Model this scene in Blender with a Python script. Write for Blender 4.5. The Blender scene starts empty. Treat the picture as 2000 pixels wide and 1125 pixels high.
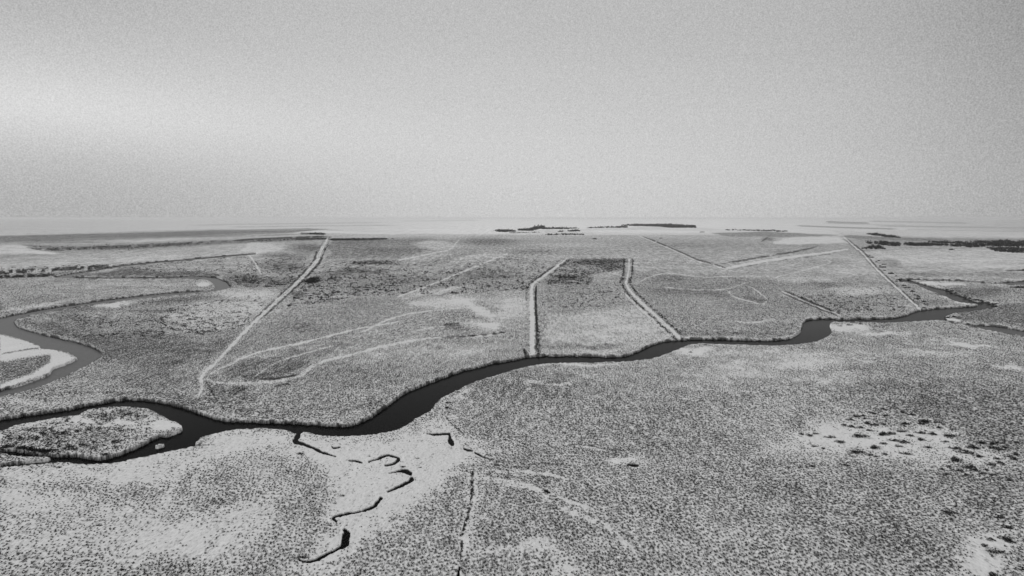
import bpy, math, random
import numpy as np
R = math.radians
rng = np.random.default_rng(7)
random.seed(7)
scene = bpy.context.scene
COL = scene.collection

# ------------------------------------------------------------------ camera
H, F, HOR = 100.0, 1351.0, 425.0            # drone height (m), focal length and true horizon in photo px
PITCH = math.atan((562.5 - HOR) / F)
cam_data = bpy.data.cameras.new("camera")
cam = bpy.data.objects.new("camera", cam_data)
COL.objects.link(cam)
cam.location = (0, 0, H)
cam.rotation_euler = (R(90) - PITCH, 0, 0)
cam_data.sensor_width = 36.0
cam_data.lens = 36.0 * F / 2000.0
cam_data.clip_start = 1.0
cam_data.clip_end = 200000.0
scene.camera = cam

# ------------------------------------------------------------------ sun, sky, exposure
scene.view_settings.view_transform = 'Standard'
scene.view_settings.look = 'None'
scene.view_settings.exposure = 0.0
scene.view_settings.gamma = 1.0
scene.cycles.volume_bounces = 1
SUN_AZ, SUN_EL = R(-72), R(24)              # to the left, behind the cloud
sun_data = bpy.data.lights.new("sun", 'SUN')
sun_data.energy = 1.1
sun_data.angle = R(30)
sun_data.color = (1, 1, 1)
sun = bpy.data.objects.new("sun", sun_data)
COL.objects.link(sun)
sun.rotation_euler = (R(90) - SUN_EL, 0, -SUN_AZ + R(180))
sun.location = (0, 0, 300)

world = bpy.data.worlds.new("World")
scene.world = world
world.use_nodes = True
wt = world.node_tree
wt.nodes.clear()
WN, WL = wt.nodes, wt.links


def wmath(op, a, b=None, c=None, clamp=False, tree=None):
    nd = (tree or wt).nodes.new('ShaderNodeMath')
    nd.operation = op
    nd.use_clamp = clamp
    lk = (tree or wt).links
    for i, s in enumerate((a, b, c)):
        if s is None:
            continue
        if isinstance(s, (int, float)):
            nd.inputs[i].default_value = s
        else:
            lk.new(s, nd.inputs[i])
    return nd.outputs[0]


tc = WN.new('ShaderNodeTexCoord')
sep = WN.new('ShaderNodeSeparateXYZ')
WL.new(tc.outputs['Generated'], sep.inputs[0])
az = wmath('MULTIPLY', wmath('ARCTAN2', sep.outputs[0], sep.outputs[1]), 57.2958)
el = wmath('MULTIPLY', wmath('ARCSINE', sep.outputs[2]), 57.2958)


def cloud_blob(a0, e0, sa, se, amp):
    """a soft lighter or darker patch of the overcast"""
    da = wmath('DIVIDE', wmath('SUBTRACT', az, a0), sa)
    de = wmath('DIVIDE', wmath('SUBTRACT', el, e0), se)
    r2 = wmath('ADD', wmath('MULTIPLY', da, da), wmath('MULTIPLY', de, de))
    return wmath('MULTIPLY', wmath('EXPONENT', wmath('MULTIPLY', r2, -1.0)), amp)


sky = WN.new('ShaderNodeTexSky')
sky.sky_type = 'NISHITA'
sky.sun_disc = False
sky.sun_elevation = SUN_EL
sky.sun_rotation = SUN_AZ
bw = WN.new('ShaderNodeRGBToBW')
WL.new(sky.outputs[0], bw.inputs[0])
nish = wmath('MULTIPLY', wmath('MINIMUM', bw.outputs[0], 6.0), 0.006)
total = wmath('ADD', nish, 0.497)
for args in [(-38, 7.6, 15, 2.4, 0.10), (-24, 6.6, 15, 2.6, 0.045), (-33, 8, 30, 6, 0.045), (2, 3, 24, 9, 0.09), (-34, 0.5, 22, 4.5, -0.105),
             (42, 16, 12, 22, -0.19), (30, 20, 30, 10, -0.06), (-40, 15.5, 20, 4.0, -0.085), (36, 1, 14, 4, -0.02),
             (0, 90, 200, 45, -0.03)]:
    total = wmath('ADD', total, cloud_blob(*args))
# streaky layer cloud plus a fine mottling like film grain
for sc_, st, det, amp in [((2.0, 2.0, 14.0), 1.0, 3, 0.045), ((640, 640, 640), 1.0, 0, 0.21), ((310, 310, 310), 1.0, 1, 0.07)]:
    mp = WN.new('ShaderNodeMapping')
    mp.inputs['Scale'].default_value = sc_
    WL.new(tc.outputs['Generated'], mp.inputs[0])
    nz = WN.new('ShaderNodeTexNoise')
    nz.inputs['Scale'].default_value = st
    nz.inputs['Detail'].default_value = det
    WL.new(mp.outputs[0], nz.inputs['Vector'])
    total = wmath('ADD', total, wmath('MULTIPLY', wmath('SUBTRACT', nz.outputs['Fac'], 0.5), amp))
bg = WN.new('ShaderNodeBackground')
comb = WN.new('ShaderNodeCombineColor')
for i in range(3):
    WL.new(total, comb.inputs[i])
WL.new(comb.outputs[0], bg.inputs[0])
bg.inputs[1].default_value = 1.0
wo = WN.new('ShaderNodeOutputWorld')
WL.new(bg.outputs[0], wo.inputs[0])

# ------------------------------------------------------------------ numpy helpers


def unproject(u, v):
    """point of the plain (z = 0) seen at a place of the photograph"""
    xc = (u - 1000.0) / F
    yc = (562.5 - v) / F
    cp, sp = math.cos(PITCH), math.sin(PITCH)
    dy = cp + yc * sp
    dz = -sp + yc * cp
    t = H / -dz
    return xc * t, dy * t


def project(x, y, z=0.0):
    cp, sp = math.cos(PITCH), math.sin(PITCH)
    dz = z - H
    depth = y * cp - dz * sp
    up = y * sp + dz * cp
    return 1000.0 + F * x / depth, 562.5 - F * up / depth


def _hash(ix, iy, seed):
    h = (ix.astype(np.int64) * 374761393 + iy.astype(np.int64) * 668265263 + seed * 1442695041) & 0xFFFFFFFF
    h = ((h ^ (h >> 13)) * 1274126177) & 0xFFFFFFFF
    h = h ^ (h >> 16)
    return (h & 0xFFFF).astype(np.float32) / 65535.0


def vnoise(x, y, seed=0):
    fx, fy = np.floor(x), np.floor(y)
    tx, ty = (x - fx).astype(np.float32), (y - fy).astype(np.float32)
    tx = tx * tx * (3 - 2 * tx)
    ty = ty * ty * (3 - 2 * ty)
    ix, iy = fx.astype(np.int64), fy.astype(np.int64)
    a, b = _hash(ix, iy, seed), _hash(ix + 1, iy, seed)
    c, d = _hash(ix, iy + 1, seed), _hash(ix + 1, iy + 1, seed)
    return (a * (1 - tx) + b * tx) * (1 - ty) + (c * (1 - tx) + d * tx) * ty


def fbm(x, y, octs=4, seed=0, rough=0.5):
    s, a, n = 0.0, 1.0, 0.0
    for o in range(octs):
        s = s + a * vnoise(x * 2 ** o, y * 2 ** o, seed + o * 17)
        n += a
        a *= rough
    return s / n - 0.5


def sstep(e0, e1, x):
    t = np.clip((x - e0) / (e1 - e0), 0, 1)
    return t * t * (3 - 2 * t)


def spline(pts, step=4.0, closed=False):
    """Catmull-Rom through the points"""
    P = [np.array(p, float) for p in pts]
    n = len(P)
    out = []
    rngi = range(n if closed else n - 1)
    for i in rngi:
        if closed:
            p0, p1, p2, p3 = P[(i - 1) % n], P[i], P[(i + 1) % n], P[(i + 2) % n]
        else:
            p0, p1, p2, p3 = P[max(i - 1, 0)], P[i], P[i + 1], P[min(i + 2, n - 1)]
        k = max(1, int(np.hypot(*(p2 - p1)[:2]) / step))
        for j in range(k):
            t = j / k
            out.append(0.5 * (2 * p1 + (p2 - p0) * t + (2 * p0 - 5 * p1 + 4 * p2 - p3) * t * t
                              + (3 * p1 - p0 - 3 * p2 + p3) * t ** 3))
    if not closed:
        out.append(P[-1])
    return np.array(out)


def tosrgb_lin(t):
    c = t / 255.0
    return ((c + 0.055) / 1.055) ** 2.4


def build_mesh(name, verts, faces_flat, nper, mat, parent=None, attrs=None, smooth=False):
    me = bpy.data.meshes.new(name)
    nv, nf = len(verts), len(faces_flat) // nper
    me.vertices.add(nv)
    me.vertices.foreach_set('co', np.ascontiguousarray(verts, dtype=np.float32).ravel())
    me.loops.add(nf * nper)
    me.loops.foreach_set('vertex_index', np.ascontiguousarray(faces_flat, dtype=np.int32))
    me.polygons.add(nf)
    me.polygons.foreach_set('loop_start', np.arange(0, nf * nper, nper, dtype=np.int32))
    me.polygons.foreach_set('loop_total', np.full(nf, nper, dtype=np.int32))
    if smooth:
        me.polygons.foreach_set('use_smooth', np.ones(nf, dtype=bool))
    me.update(calc_edges=True)
    for k, a in (attrs or {}).items():
        at = me.attributes.new(k, 'FLOAT', 'POINT')
        at.data.foreach_set('value', np.ascontiguousarray(a, dtype=np.float32))
    me.materials.append(mat)
    o = bpy.data.objects.new(name, me)
    COL.objects.link(o)
    if parent:
        o.parent = parent
    return o


def tag(o, label=None, cat=None, group=None, kind=None):
    if label:
        o['label'] = label
    if cat:
        o['category'] = cat
    if group:
        o['group'] = group
    if kind:
        o['kind'] = kind
    return o


# ------------------------------------------------------------------ materials
def new_mat(name):
    m = bpy.data.materials.new(name)
    m.use_nodes = True
    nt = m.node_tree
    b = nt.nodes['Principled BSDF']
    b.inputs['Specular IOR Level'].default_value = 0.0
    return m, nt, b


def ground_material(name, snow=0.80, veg=0.055):
    m, nt, b = new_mat(name)
    N, L = nt.nodes, nt.links
    mt = lambda op, a, c=None, d=None, clamp=False: wmath(op, a, c, d, clamp, nt)
    geo = N.new('ShaderNodeNewGeometry')

    def noise(scale, detail, rough):
        mp = N.new('ShaderNodeMapping')
        mp.inputs['Scale'].default_value = scale
        L.new(geo.outputs['Position'], mp.inputs[0])
        nz = N.new('ShaderNodeTexNoise')
        nz.inputs['Scale'].default_value = 1.0
        nz.inputs['Detail'].default_value = detail
        nz.inputs['Roughness'].default_value = rough
        L.new(mp.outputs[0], nz.inputs['Vector'])
        return nz.outputs['Fac']

    def attr(n_):
        a = N.new('ShaderNodeAttribute')
        a.attribute_name = n_
        return a.outputs['Fac']
    cover, bare, far, plain = attr('cover'), attr('bare'), attr('far'), attr('plain')
    fine = noise((1.15, 0.55, 1.0), 3, 0.6)
    midn = noise((0.34, 0.075, 1.0), 4, 0.7)
    farn = noise((0.10, 0.014, 0.5), 6, 0.78)
    # coarse clumps matter more where the fine ones can no longer be told apart
    a1 = mt('ADD', mt('MULTIPLY', fine, 0.62), mt('MULTIPLY', midn, 0.38))
    streak = noise((0.045, 0.0011, 0.0), 3, 0.8)
    a2 = mt('ADD', mt('MULTIPLY', midn, 0.6), mt('MULTIPLY', farn, 0.4))
    mixn = N.new('ShaderNodeMix')
    L.new(far, mixn.inputs[0])
    L.new(a1, mixn.inputs[2])
    L.new(a2, mixn.inputs[3])
    n_ = mt('ADD', mt('MULTIPLY', mt('SUBTRACT', mixn.outputs[0], 0.5), 2.7), 0.5)
    mask = mt('ADD', mt('MULTIPLY', mt('SUBTRACT', cover, n_), 1.85), 0.5, clamp=True)
    # snow, a little uneven; dry sedge, patchy
    sv = mt('ADD', mt('MULTIPLY', mt('SUBTRACT', noise((0.02, 0.02, 1), 4, 0.6), 0.5), 0.12), snow)
    sv = mt('ADD', sv, mt('MULTIPLY', mt('SUBTRACT', fine, 0.5), 0.36))
    sv = mt('ADD', sv, mt('MULTIPLY', mt('MULTIPLY', mt('SUBTRACT', farn, 0.5), 0.75), far))
    sv = mt('ADD', sv, mt('MULTIPLY', mt('MULTIPLY', mt('SUBTRACT', streak, 0.5), 0.8), plain))
    sv = mt('SUBTRACT', sv, mt('MULTIPLY', mt('MINIMUM', cover, 0.0), 0.6))
    vv = mt('MULTIPLY', mt('ADD', fine, 0.5), veg)
    mc = N.new('ShaderNodeMix')
    L.new(mask, mc.inputs[0])
    L.new(sv, mc.inputs[2])
    L.new(vv, mc.inputs[3])
    mb = N.new('ShaderNodeMix')
    L.new(bare, mb.inputs[0])
    L.new(mc.outputs[0], mb.inputs[2])
    mb.inputs[3].default_value = 0.012
    cc = N.new('ShaderNodeCombineColor')
    for i in range(3):
        L.new(mb.outputs[0], cc.inputs[i])
    L.new(cc.outputs[0], b.inputs['Base Color'])
    b.inputs['Roughness'].default_value = 1.0
    bp = N.new('ShaderNodeBump')
    bp.inputs['Strength'].default_value = 0.5
    bp.inputs['Distance'].default_value = 0.35
    L.new(fine, bp.inputs['Height'])
    L.new(bp.outputs[0], b.inputs['Normal'])
    return m


def water_material(name, base, spec, rough):
    m, nt, b = new_mat(name)
    N, L = nt.nodes, nt.links
    geo = N.new('ShaderNodeNewGeometry')
    mp = N.new('ShaderNodeMapping')
    mp.inputs['Scale'].default_value = (0.5, 0.35, 1)
    L.new(geo.outputs['Position'], mp.inputs[0])
    nz = N.new('ShaderNodeTexNoise')
    nz.inputs['Scale'].default_value = 1.6
    nz.inputs['Detail'].default_value = 5
    nz.inputs['Roughness'].default_value = 0.7
    L.new(mp.outputs[0], nz.inputs['Vector'])
    cr = N.new('ShaderNodeMapRange')
    cr.inputs['From Min'].default_value = 0.3
    cr.inputs['From Max'].default_value = 0.7
    cr.inputs['To Min'].default_value = base * 0.6
    cr.inputs['To Max'].default_value = base * 1.4
    L.new(nz.outputs['Fac'], cr.inputs['Value'])
    cc = N.new('ShaderNodeCombineColor')
    for i in range(3):
        L.new(cr.outputs[0], cc.inputs[i])
    L.new(cc.outputs[0], b.inputs['Base Color'])
    b.inputs['Roughness'].default_value = rough
    b.inputs['IOR'].default_value = 1.33
    b.inputs['Specular IOR Level'].default_value = spec
    bp = N.new('ShaderNodeBump')
    bp.inputs['Strength'].default_value = 0.35
    bp.inputs['Distance'].default_value = 0.1
    L.new(nz.outputs['Fac'], bp.inputs['Height'])
    L.new(bp.outputs[0], b.inputs['Normal'])
    return m


def plant_material(name, lo, hi, scale=0.8):
    m, nt, b = new_mat(name)
    N, L = nt.nodes, nt.links
    geo = N.new('ShaderNodeNewGeometry')
    nz = N.new('ShaderNodeTexNoise')
    nz.inputs['Scale'].default_value = scale
    nz.inputs['Detail'].default_value = 3
    L.new(geo.outputs['Position'], nz.inputs['Vector'])
    cr = N.new('ShaderNodeMapRange')
    cr.inputs['From Min'].default_value = 0.35
    cr.inputs['From Max'].default_value = 0.65
    cr.inputs['To Min'].default_value = lo
    cr.inputs['To Max'].default_value = hi
    L.new(nz.outputs['Fac'], cr.inputs['Value'])
    cc = N.new('ShaderNodeCombineColor')
    for i in range(3):
        L.new(cr.outputs[0], cc.inputs[i])
    L.new(cc.outputs[0], b.inputs['Base Color'])
    b.inputs['Roughness'].default_value = 1.0
    return m


M_GROUND = ground_material("snowy_sedge")
M_TRACK = ground_material("packed_snow", 0.78)
M_WATER = water_material("dark_water", 0.002, 0.012, 0.16)
M_WATER2 = water_material("pale_water", 0.10, 0.16, 0.35)  # paler base than the main river, for the meander and side channels
M_TUFT = plant_material("dry_sedge", 0.03, 0.09)
M_SHRUB = plant_material("shrub_twigs", 0.018, 0.05)
M_TREE = plant_material("tree_twigs", 0.035, 0.085, 0.05)
M_BARK = plant_material("bark", 0.03, 0.06)

# ------------------------------------------------------------------ the plain: a grid of rows and columns, fine where it is seen
u_in = np.arange(-60, 2061, 1.0)
u_out = np.concatenate([-60 - np.array([12000, 6000, 3000, 1500, 800, 400, 220, 120, 60, 30, 14, 6, 3][:])])
u_arr = np.concatenate([u_out, u_in, -u_out[::-1] + 2000])
v_arr = np.concatenate([426.4 + np.array([0, .5, 1, 1.5, 2., 2.4, 2.8, 3.2, 3.6]), np.arange(430.5, 520, 0.5), np.arange(520, 1140, 1.0),
                        1140 + np.array([2, 6, 14, 30, 60, 120, 250, 500, 1000, 2500])])
U, V = np.meshgrid(u_arr, v_arr)
X, Y = unproject(U, V)
rows, cols = U.shape
SDF_BIG = 40.0


def crop(u0, u1, v0, v1):
    i0, i1 = np.searchsorted(v_arr, v0), np.searchsorted(v_arr, v1)
    j0, j1 = np.searchsorted(u_arr, u0), np.searchsorted(u_arr, u1)
    return slice(max(i0, 0), min(i1 + 1, rows)), slice(max(j0, 0), min(j1 + 1, cols))


def seg_dist(A, pts, reach, closed=False, widths=None, Ua=None, Va=None, ky=1.0):
    """A[:] = min(A, distance to polyline - half width), in photo px"""
    Ua = U if Ua is None else Ua
    Va = V if Va is None else Va
    n = len(pts)
    for i in range(n if closed else n - 1):
        a, b = pts[i][:2], pts[(i + 1) % n][:2]
        w = reach
        s = crop(min(a[0], b[0]) - w, max(a[0], b[0]) + w, min(a[1], b[1]) - w, max(a[1], b[1]) + w)
        uu, vv = Ua[s], Va[s]
        if uu.size == 0:
            continue
        dx, dy = b[0] - a[0], (b[1] - a[1]) * ky
        l2 = dx * dx + dy * dy + 1e-9
        t = np.clip(((uu - a[0]) * dx + (vv - a[1]) * ky * dy) / l2, 0, 1)
        d = np.hypot(uu - a[0] - t * dx, (vv - a[1]) * ky - t * dy)
        if widths is not None:
            d = d - (widths[i] * (1 - t) + widths[(i + 1) % n] * t)
        A[s] = np.minimum(A[s], d)
    return A


def inside(pts, Ua=None, Va=None, pad=20):
    Ua = U if Ua is None else Ua
    Va = V if Va is None else Va
    M = np.zeros(U.shape, bool)
    n = len(pts)
    umin, umax = pts[:, 0].min() - pad, pts[:, 0].max() + pad
    for i in range(n):
        a, b = pts[i], pts[(i + 1) % n]
        if a[1] == b[1]:
            continue
        s = crop(umin, umax, min(a[1], b[1]) - pad, max(a[1], b[1]) + pad)
        uu, vv = Ua[s], Va[s]
        c = ((a[1] > vv) != (b[1] > vv)) & (uu < (b[0] - a[0]) * (vv - a[1]) / (b[1] - a[1]) + a[0])
        M[s] ^= c
    return M


def poly_sdf(pts, reach=SDF_BIG, Ua=None, Va=None):
    """> 0 inside"""
    D = np.full(U.shape, reach, np.float32)
    seg_dist(D, pts, reach, closed=True, Ua=Ua, Va=Va)
    I = inside(pts, Ua, Va)
    return np.where(I, D, -D)


# warped coordinates give the painted patches natural outlines
n_a = fbm(U / 26, V / 11, 4, 1)
n_b = fbm(U / 26, V / 11, 4, 2)
k_w = np.clip((V - 430) / 250, 0.08, 1.3)
UW = U + n_a * 46 * (0.35 + k_w)
VW = V + n_b * 16 * k_w
# tighter warp for banks
UB = U + fbm(U / 7, V / 5, 3, 5) * 3.6
VB = V + fbm(U / 7, V / 5, 3, 6) * 2.6 * np.clip((V - 430) / 250, 0.15, 1.2)

# ------------------------------------------------------------------ water bodies (outline of the bank tops)
MAIN = [(-60, 825), (0, 815), (75, 804), (125, 797), (187, 785), (237, 777), (287, 778), (325, 784), (362, 794), (400, 807), (437, 817),
        (500, 820), (575, 822), (650, 827), (687, 826), (712, 817), (737, 802), (762, 784), (787, 767), (800, 760),
        (837, 745), (875, 731), (905, 721), (962, 707), (1000, 700), (1025, 695), (1062, 692), (1150, 692), (1200, 694),
        (1225, 691), (1250, 682), (1275, 670), (1300, 664), (1350, 660), (1425, 661), (1500, 662), (1537, 659),
        (1557, 651), (1566, 640), (1569, 628), (1577, 623), (1600, 621), (1675, 621), (1737, 619), (1765, 615),
        (1800, 604), (1850, 599), (1895, 597), (1909, 594), (1870, 589), (1850, 580), (1825, 570), (1800, 560),
        (1785, 553), (1768, 551), (1755, 549), (1758, 546), (1772, 545), (1790, 550), (1825, 560), (1850, 566), (1875, 576), (1900, 585),
        (1925, 589), (1950, 597), (1930, 602), (1900, 607), (1862, 612), (1845, 619), (1852, 626), (1832, 624), (1800, 626),
        (1737, 629), (1640, 628), (1622, 631), (1625, 645), (1620, 654), (1605, 662), (1582, 669), (1550, 672),
        (1500, 674), (1387, 671), (1350, 672), (1325, 681), (1300, 691), (1275, 699), (1225, 705), (1175, 707),
        (1100, 708), (1062, 710), (1032, 715), (1000, 722), (975, 730), (937, 742), (912, 752), (887, 765), (862, 777),
        (850, 790), (842, 800), (835, 805), (812, 817), (795, 829), (775, 839), (737, 847), (675, 852), (625, 849),
        (592, 843), (586, 848), (578, 846), (557, 840), (537, 837), (500, 836), (450, 840), (405, 850), (390, 857),
        (381, 866), (410, 869), (375, 872), (325, 882), (287, 890), (225, 903), (187, 906), (150, 905), (125, 902),
        (95, 904), (0, 913), (-60, 918), (-60, 910), (0, 904), (50, 899), (93, 895), (98, 892), (25, 890), (8, 884), (-60, 880),
        (-60, 876), (0, 877), (25, 875), (62, 882), (112, 886), (150, 886), (175, 891), (200, 892), (220, 887), (250, 877),
        (275, 866), (312, 847), (322, 849), (355, 836), (347, 826), (325, 817), (300, 802), (275, 796), (237, 794),
        (200, 796), (170, 801), (150, 810), (112, 815), (37, 829), (0, 841), (-60, 855)]
MEANDER = [(500, 494), (362, 506), (250, 516), (175, 528), (110, 539), (125, 542.5), (250, 544), (375, 544), (405, 547), (420, 559),
           (405, 565), (325, 571), (250, 579), (175, 589), (75, 604), (0, 619), (-60, 630), (-60, 650), (0, 653), (32, 659),
           (75, 674), (80, 680), (112, 684), (140, 691), (150, 699), (135, 706), (100, 720), (95, 729), (50, 746),
           (0, 760), (-60, 780), (-60, 795), (0, 774), (62, 760), (112, 740), (162, 717), (195, 697), (199, 690), (192, 682),
           (162, 670), (125, 661), (87, 652), (50, 642), (32, 635), (27, 627), (40, 620), (75, 612), (150, 599), (250, 586), (350, 575),
           (425, 567), (446, 562), (450, 558), (437, 547), (412, 540), (375, 539), (250, 541), (150, 540.5), (142, 538.5),
           (200, 527), (255, 519), (362, 509), (500, 496.5)]
EAST = [(1850, 624), (1862, 629), (1900, 633), (1940, 635), (2000, 644), (2070, 655), (2070, 668), (2000, 656), (1925, 643), (1880, 633), (1856, 629)]
FAR_E = [(1772, 544.5), (1830, 545.5), (1880, 547), (1937, 552), (1960, 551), (2000, 548), (2070, 544), (2070, 560), (2000, 556), (1970, 554), (1937, 553.5), (1880, 548.5), (1830, 547), (1772, 546)]
FAR_E2 = [(1962, 528), (2000, 526.5), (2070, 526), (2070, 531), (2000, 529)]

waters = []   # (name, sdf, material, label)


def carve(pts, warp=True, reach=30):
    P = spline(pts, 5, closed=True)
    return poly_sdf(P, reach, UB if warp else None, VB if warp else None)


s_main = carve(MAIN)
islet = spline([(304, 869.3), (310, 867), (320, 865.5), (319, 866.8), (309, 869.8)], 2, True)
s_main = np.minimum(s_main, -poly_sdf(islet, 30, UB, VB))
s_mea = carve(MEANDER)
s_east = carve(EAST)
s_far = np.maximum(carve(FAR_E), carve(FAR_E2))
CREEKS = [
    [(586, 840, 4), (581, 852, 4), (576, 860, 3.5), (582, 864, 3), (597, 869, 1.8), (612, 875, 2), (632, 884, 1.8), (655, 891, 0.7)],
    [(682, 899, .6), (694, 900, 1.3), (707, 903, .5)],
    [(720, 902, .8), (737, 896, 1.4), (752, 890, 1.8), (767, 891, 1.7), (779, 896, 2.3), (770, 905, 1.8), (752, 909, .7)],
    [(760, 924, .6), (780, 920, 1.4), (792, 920, 3.5), (801, 925, 3.2)],
    [(804, 936, 4.6), (799, 941, 2.4), (785, 948, 2), (770, 955, 1.4), (757, 960, .8)],
    [(745, 972, 2), (738, 981, 2.4), (730, 989, 2.3), (710, 997, 1.5), (692, 1001, 1.2), (675, 1004, 1.8), (657, 1008, 1.8), (651, 1012, 2.2), (657, 1018, 1.6)],
    [(673, 1034, 3), (677, 1040, 6.5), (675, 1052, 6), (674, 1062, 5.5), (662, 1071, 2.5), (650, 1077, 2), (625, 1090, 2.2), (608, 1096, 2), (592, 1096, 1.8), (584, 1092, 1.2)],
    [(835, 846, .8), (845, 848.5, 1.6), (862, 847.5, 1.6), (877, 848, 1.8), (879, 856, 2), (881, 863, 4), (884, 868, 2.5)],
    [(906, 876, 1.2), (912, 879, 2.2), (922, 880, .8)],
    [(928, 884, 1), (935, 888, 2.4), (941, 891, .6)],
    [(1227, 907, 1.5), (1236, 908.5, 2.4), (1246, 908.5, 1.6)],
    [(1063, 956, 1), (1068, 959, 3.2), (1073, 961, 2.6)],
    [(648, 872, .4), (655, 875, 1.4), (664, 873, .5)],
    [(898, 1108, 1.5), (896, 1116, 1.8), (894, 1126, 2.2), (893, 1140, 2)],
]
s_creek = np.full(U.shape, -30.0, np.float32)
for c in CREEKS:
    D = np.full(U.shape, 30.0, np.float32)
    P = spline(c, 3)
    seg_dist(D, P, 14, widths=P[:, 2] * (1.0 + .5 * (vnoise(np.arange(len(P)) / 2.0, np.zeros(len(P)), 7) - .4)) + .75, Ua=UB, Va=VB)
    s_creek = np.maximum(s_creek, -D)

# ------------------------------------------------------------------ tone of the land: how much dead sedge shows through the snow
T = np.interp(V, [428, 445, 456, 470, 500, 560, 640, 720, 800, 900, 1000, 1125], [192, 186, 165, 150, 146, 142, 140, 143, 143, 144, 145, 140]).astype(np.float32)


def blob(cx, cy, rx, ry, tone, amt=1.0, ang=0.0, hard=0.2):
    s = crop(cx - rx * 1.5 - 80, cx + rx * 1.5 + 80, cy - ry * 1.5 - 30 - abs(math.sin(R(ang))) * rx, cy + ry * 1.5 + 30 + abs(math.sin(R(ang))) * rx)
    c, sn = math.cos(R(ang)), math.sin(R(ang))
    du, dv = UW[s] - cx, VW[s] - cy
    a = (du * c + dv * sn) / rx
    b = (-du * sn + dv * c) / ry
    w = 1 - sstep(hard, 1.35, np.hypot(a, b))
    T[s] += (tone - T[s]) * w * amt


def patch(pts, tone, soft=6, amt=1.0, warp=True):
    P = np.array(pts, float)
    d = poly_sdf(P, soft + 2, UW if warp else UB, VW if warp else VB)
    w = sstep(-soft, soft, d) * amt
    T[:] = T + (tone - T) * w


BAREL = np.zeros(U.shape, np.float32)


def line(pts, hw, tone, soft=1.5, amt=1.0, breaks=0.0, seed=0, warp=True):
    P = spline([(p[0], p[1]) for p in pts], 6)
    D = np.full(U.shape, 30.0, np.float32)
    t = np.linspace(0, 1, len(P))
    ws = hw * np.clip(np.minimum(t, 1 - t) * 7, 0.05, 1) - soft * np.clip(1 - np.minimum(t, 1 - t) * 9, 0, 1) * .8
    seg_dist(D, P, hw + soft * 2 + 4, widths=ws, Ua=UB if warp else None, Va=VB if warp else None)
    w = (1 - sstep(0, soft, D)) * amt
    if breaks:
        w = w * sstep(breaks - .12, breaks + .12, vnoise(U / 7, V / 4.5, seed + 99))
    T[:] = T + (tone - T) * w
    if tone <= 100:
        BAREL[:] = np.maximum(BAREL, w * (1.0 if tone < 75 else .6))
    elif tone > 120:
        BAREL[:] = BAREL * (1 - w)


# foreground
patch([(0, 915), (480, 850), (520, 900), (560, 1000), (450, 1125), (0, 1125)], 168, 20)
blob(330, 1050, 120, 34, 184); blob(60, 975, 90, 22, 180); blob(240, 935, 120, 14, 176)
blob(110, 950, 130, 16, 158, ang=-4); blob(280, 965, 100, 22, 152, ang=-6); blob(60, 1095, 110, 30, 158)
blob(440, 935, 70, 38, 152); blob(550, 950, 80, 55, 152); blob(440, 980, 60, 14, 150, ang=-10)
blob(470, 1080, 110, 22, 154, ang=-28); blob(590, 1040, 70, 20, 156, ang=-25); blob(360, 1110, 80, 14, 152)
blob(385, 925, 12, 50, 180, ang=14); blob(330, 900, 60, 10, 172)
patch([(420, 845), (560, 842), (640, 852), (760, 850), (860, 815), (900, 850), (960, 880), (935, 905), (880, 935), (830, 970), (760, 1030),
       (700, 1075), (640, 1125), (540, 1125), (600, 1060), (650, 1030), (625, 1010), (660, 960), (640, 920), (600, 895), (520, 875), (430, 872)], 180, 26)
patch([(880, 935), (930, 900), (960, 920), (1000, 1000), (1000, 1125), (650, 1125), (705, 1078), (770, 1030), (840, 975)], 142, 26)
patch([(930, 900), (1150, 880), (1500, 850), (1560, 900), (1620, 1125), (960, 1125)], 140, 14)
patch([(1560, 920), (2060, 900), (2060, 1125), (1600, 1125), (1520, 980)], 130, 20)
blob(1950, 960, 70, 60, 120); blob(1700, 1060, 150, 70, 124)
blob(920, 1010, 14, 110, 168, .8); blob(985, 1075, 60, 10, 168, .8); blob(990, 925, 60, 6, 170, ang=8); blob(1010, 950, 40, 7, 178, ang=8)
blob(1060, 1065, 55, 16, 176, .9, ang=10); blob(1100, 1110, 30, 22, 174, .8); blob(1440, 1045, 40, 12, 160, ang=30); blob(1340, 1118, 60, 9, 168, .7)
blob(870, 870, 40, 14, 180); blob(1100, 980, 60, 5, 172, .7, ang=18); blob(1180, 1060, 45, 5, 166, .6, ang=25)
blob(1225, 897, 50, 13, 186, hard=.3); blob(1150, 870, 40, 3, 172, .7, ang=5)
patch([(1480, 880), (1560, 850), (1620, 825), (1720, 805), (1800, 815), (1880, 850), (1960, 880), (1990, 910), (1850, 905), (1700, 890), (1600, 875), (1540, 885)], 172, 30)
blob(1640, 855, 70, 18, 180, .8); blob(1620, 845, 60, 16, 178, .6); blob(1760, 868, 60, 10, 180, .8); blob(1765, 830, 45, 12, 145, .9); blob(1870, 885, 60, 14, 172, .8, ang=8)
patch([(1880, 1060), (1960, 1040), (2000, 1060), (1960, 1090), (1950, 1125), (1870, 1125)], 180, 22)
blob(1970, 1090, 30, 22, 130)
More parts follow.
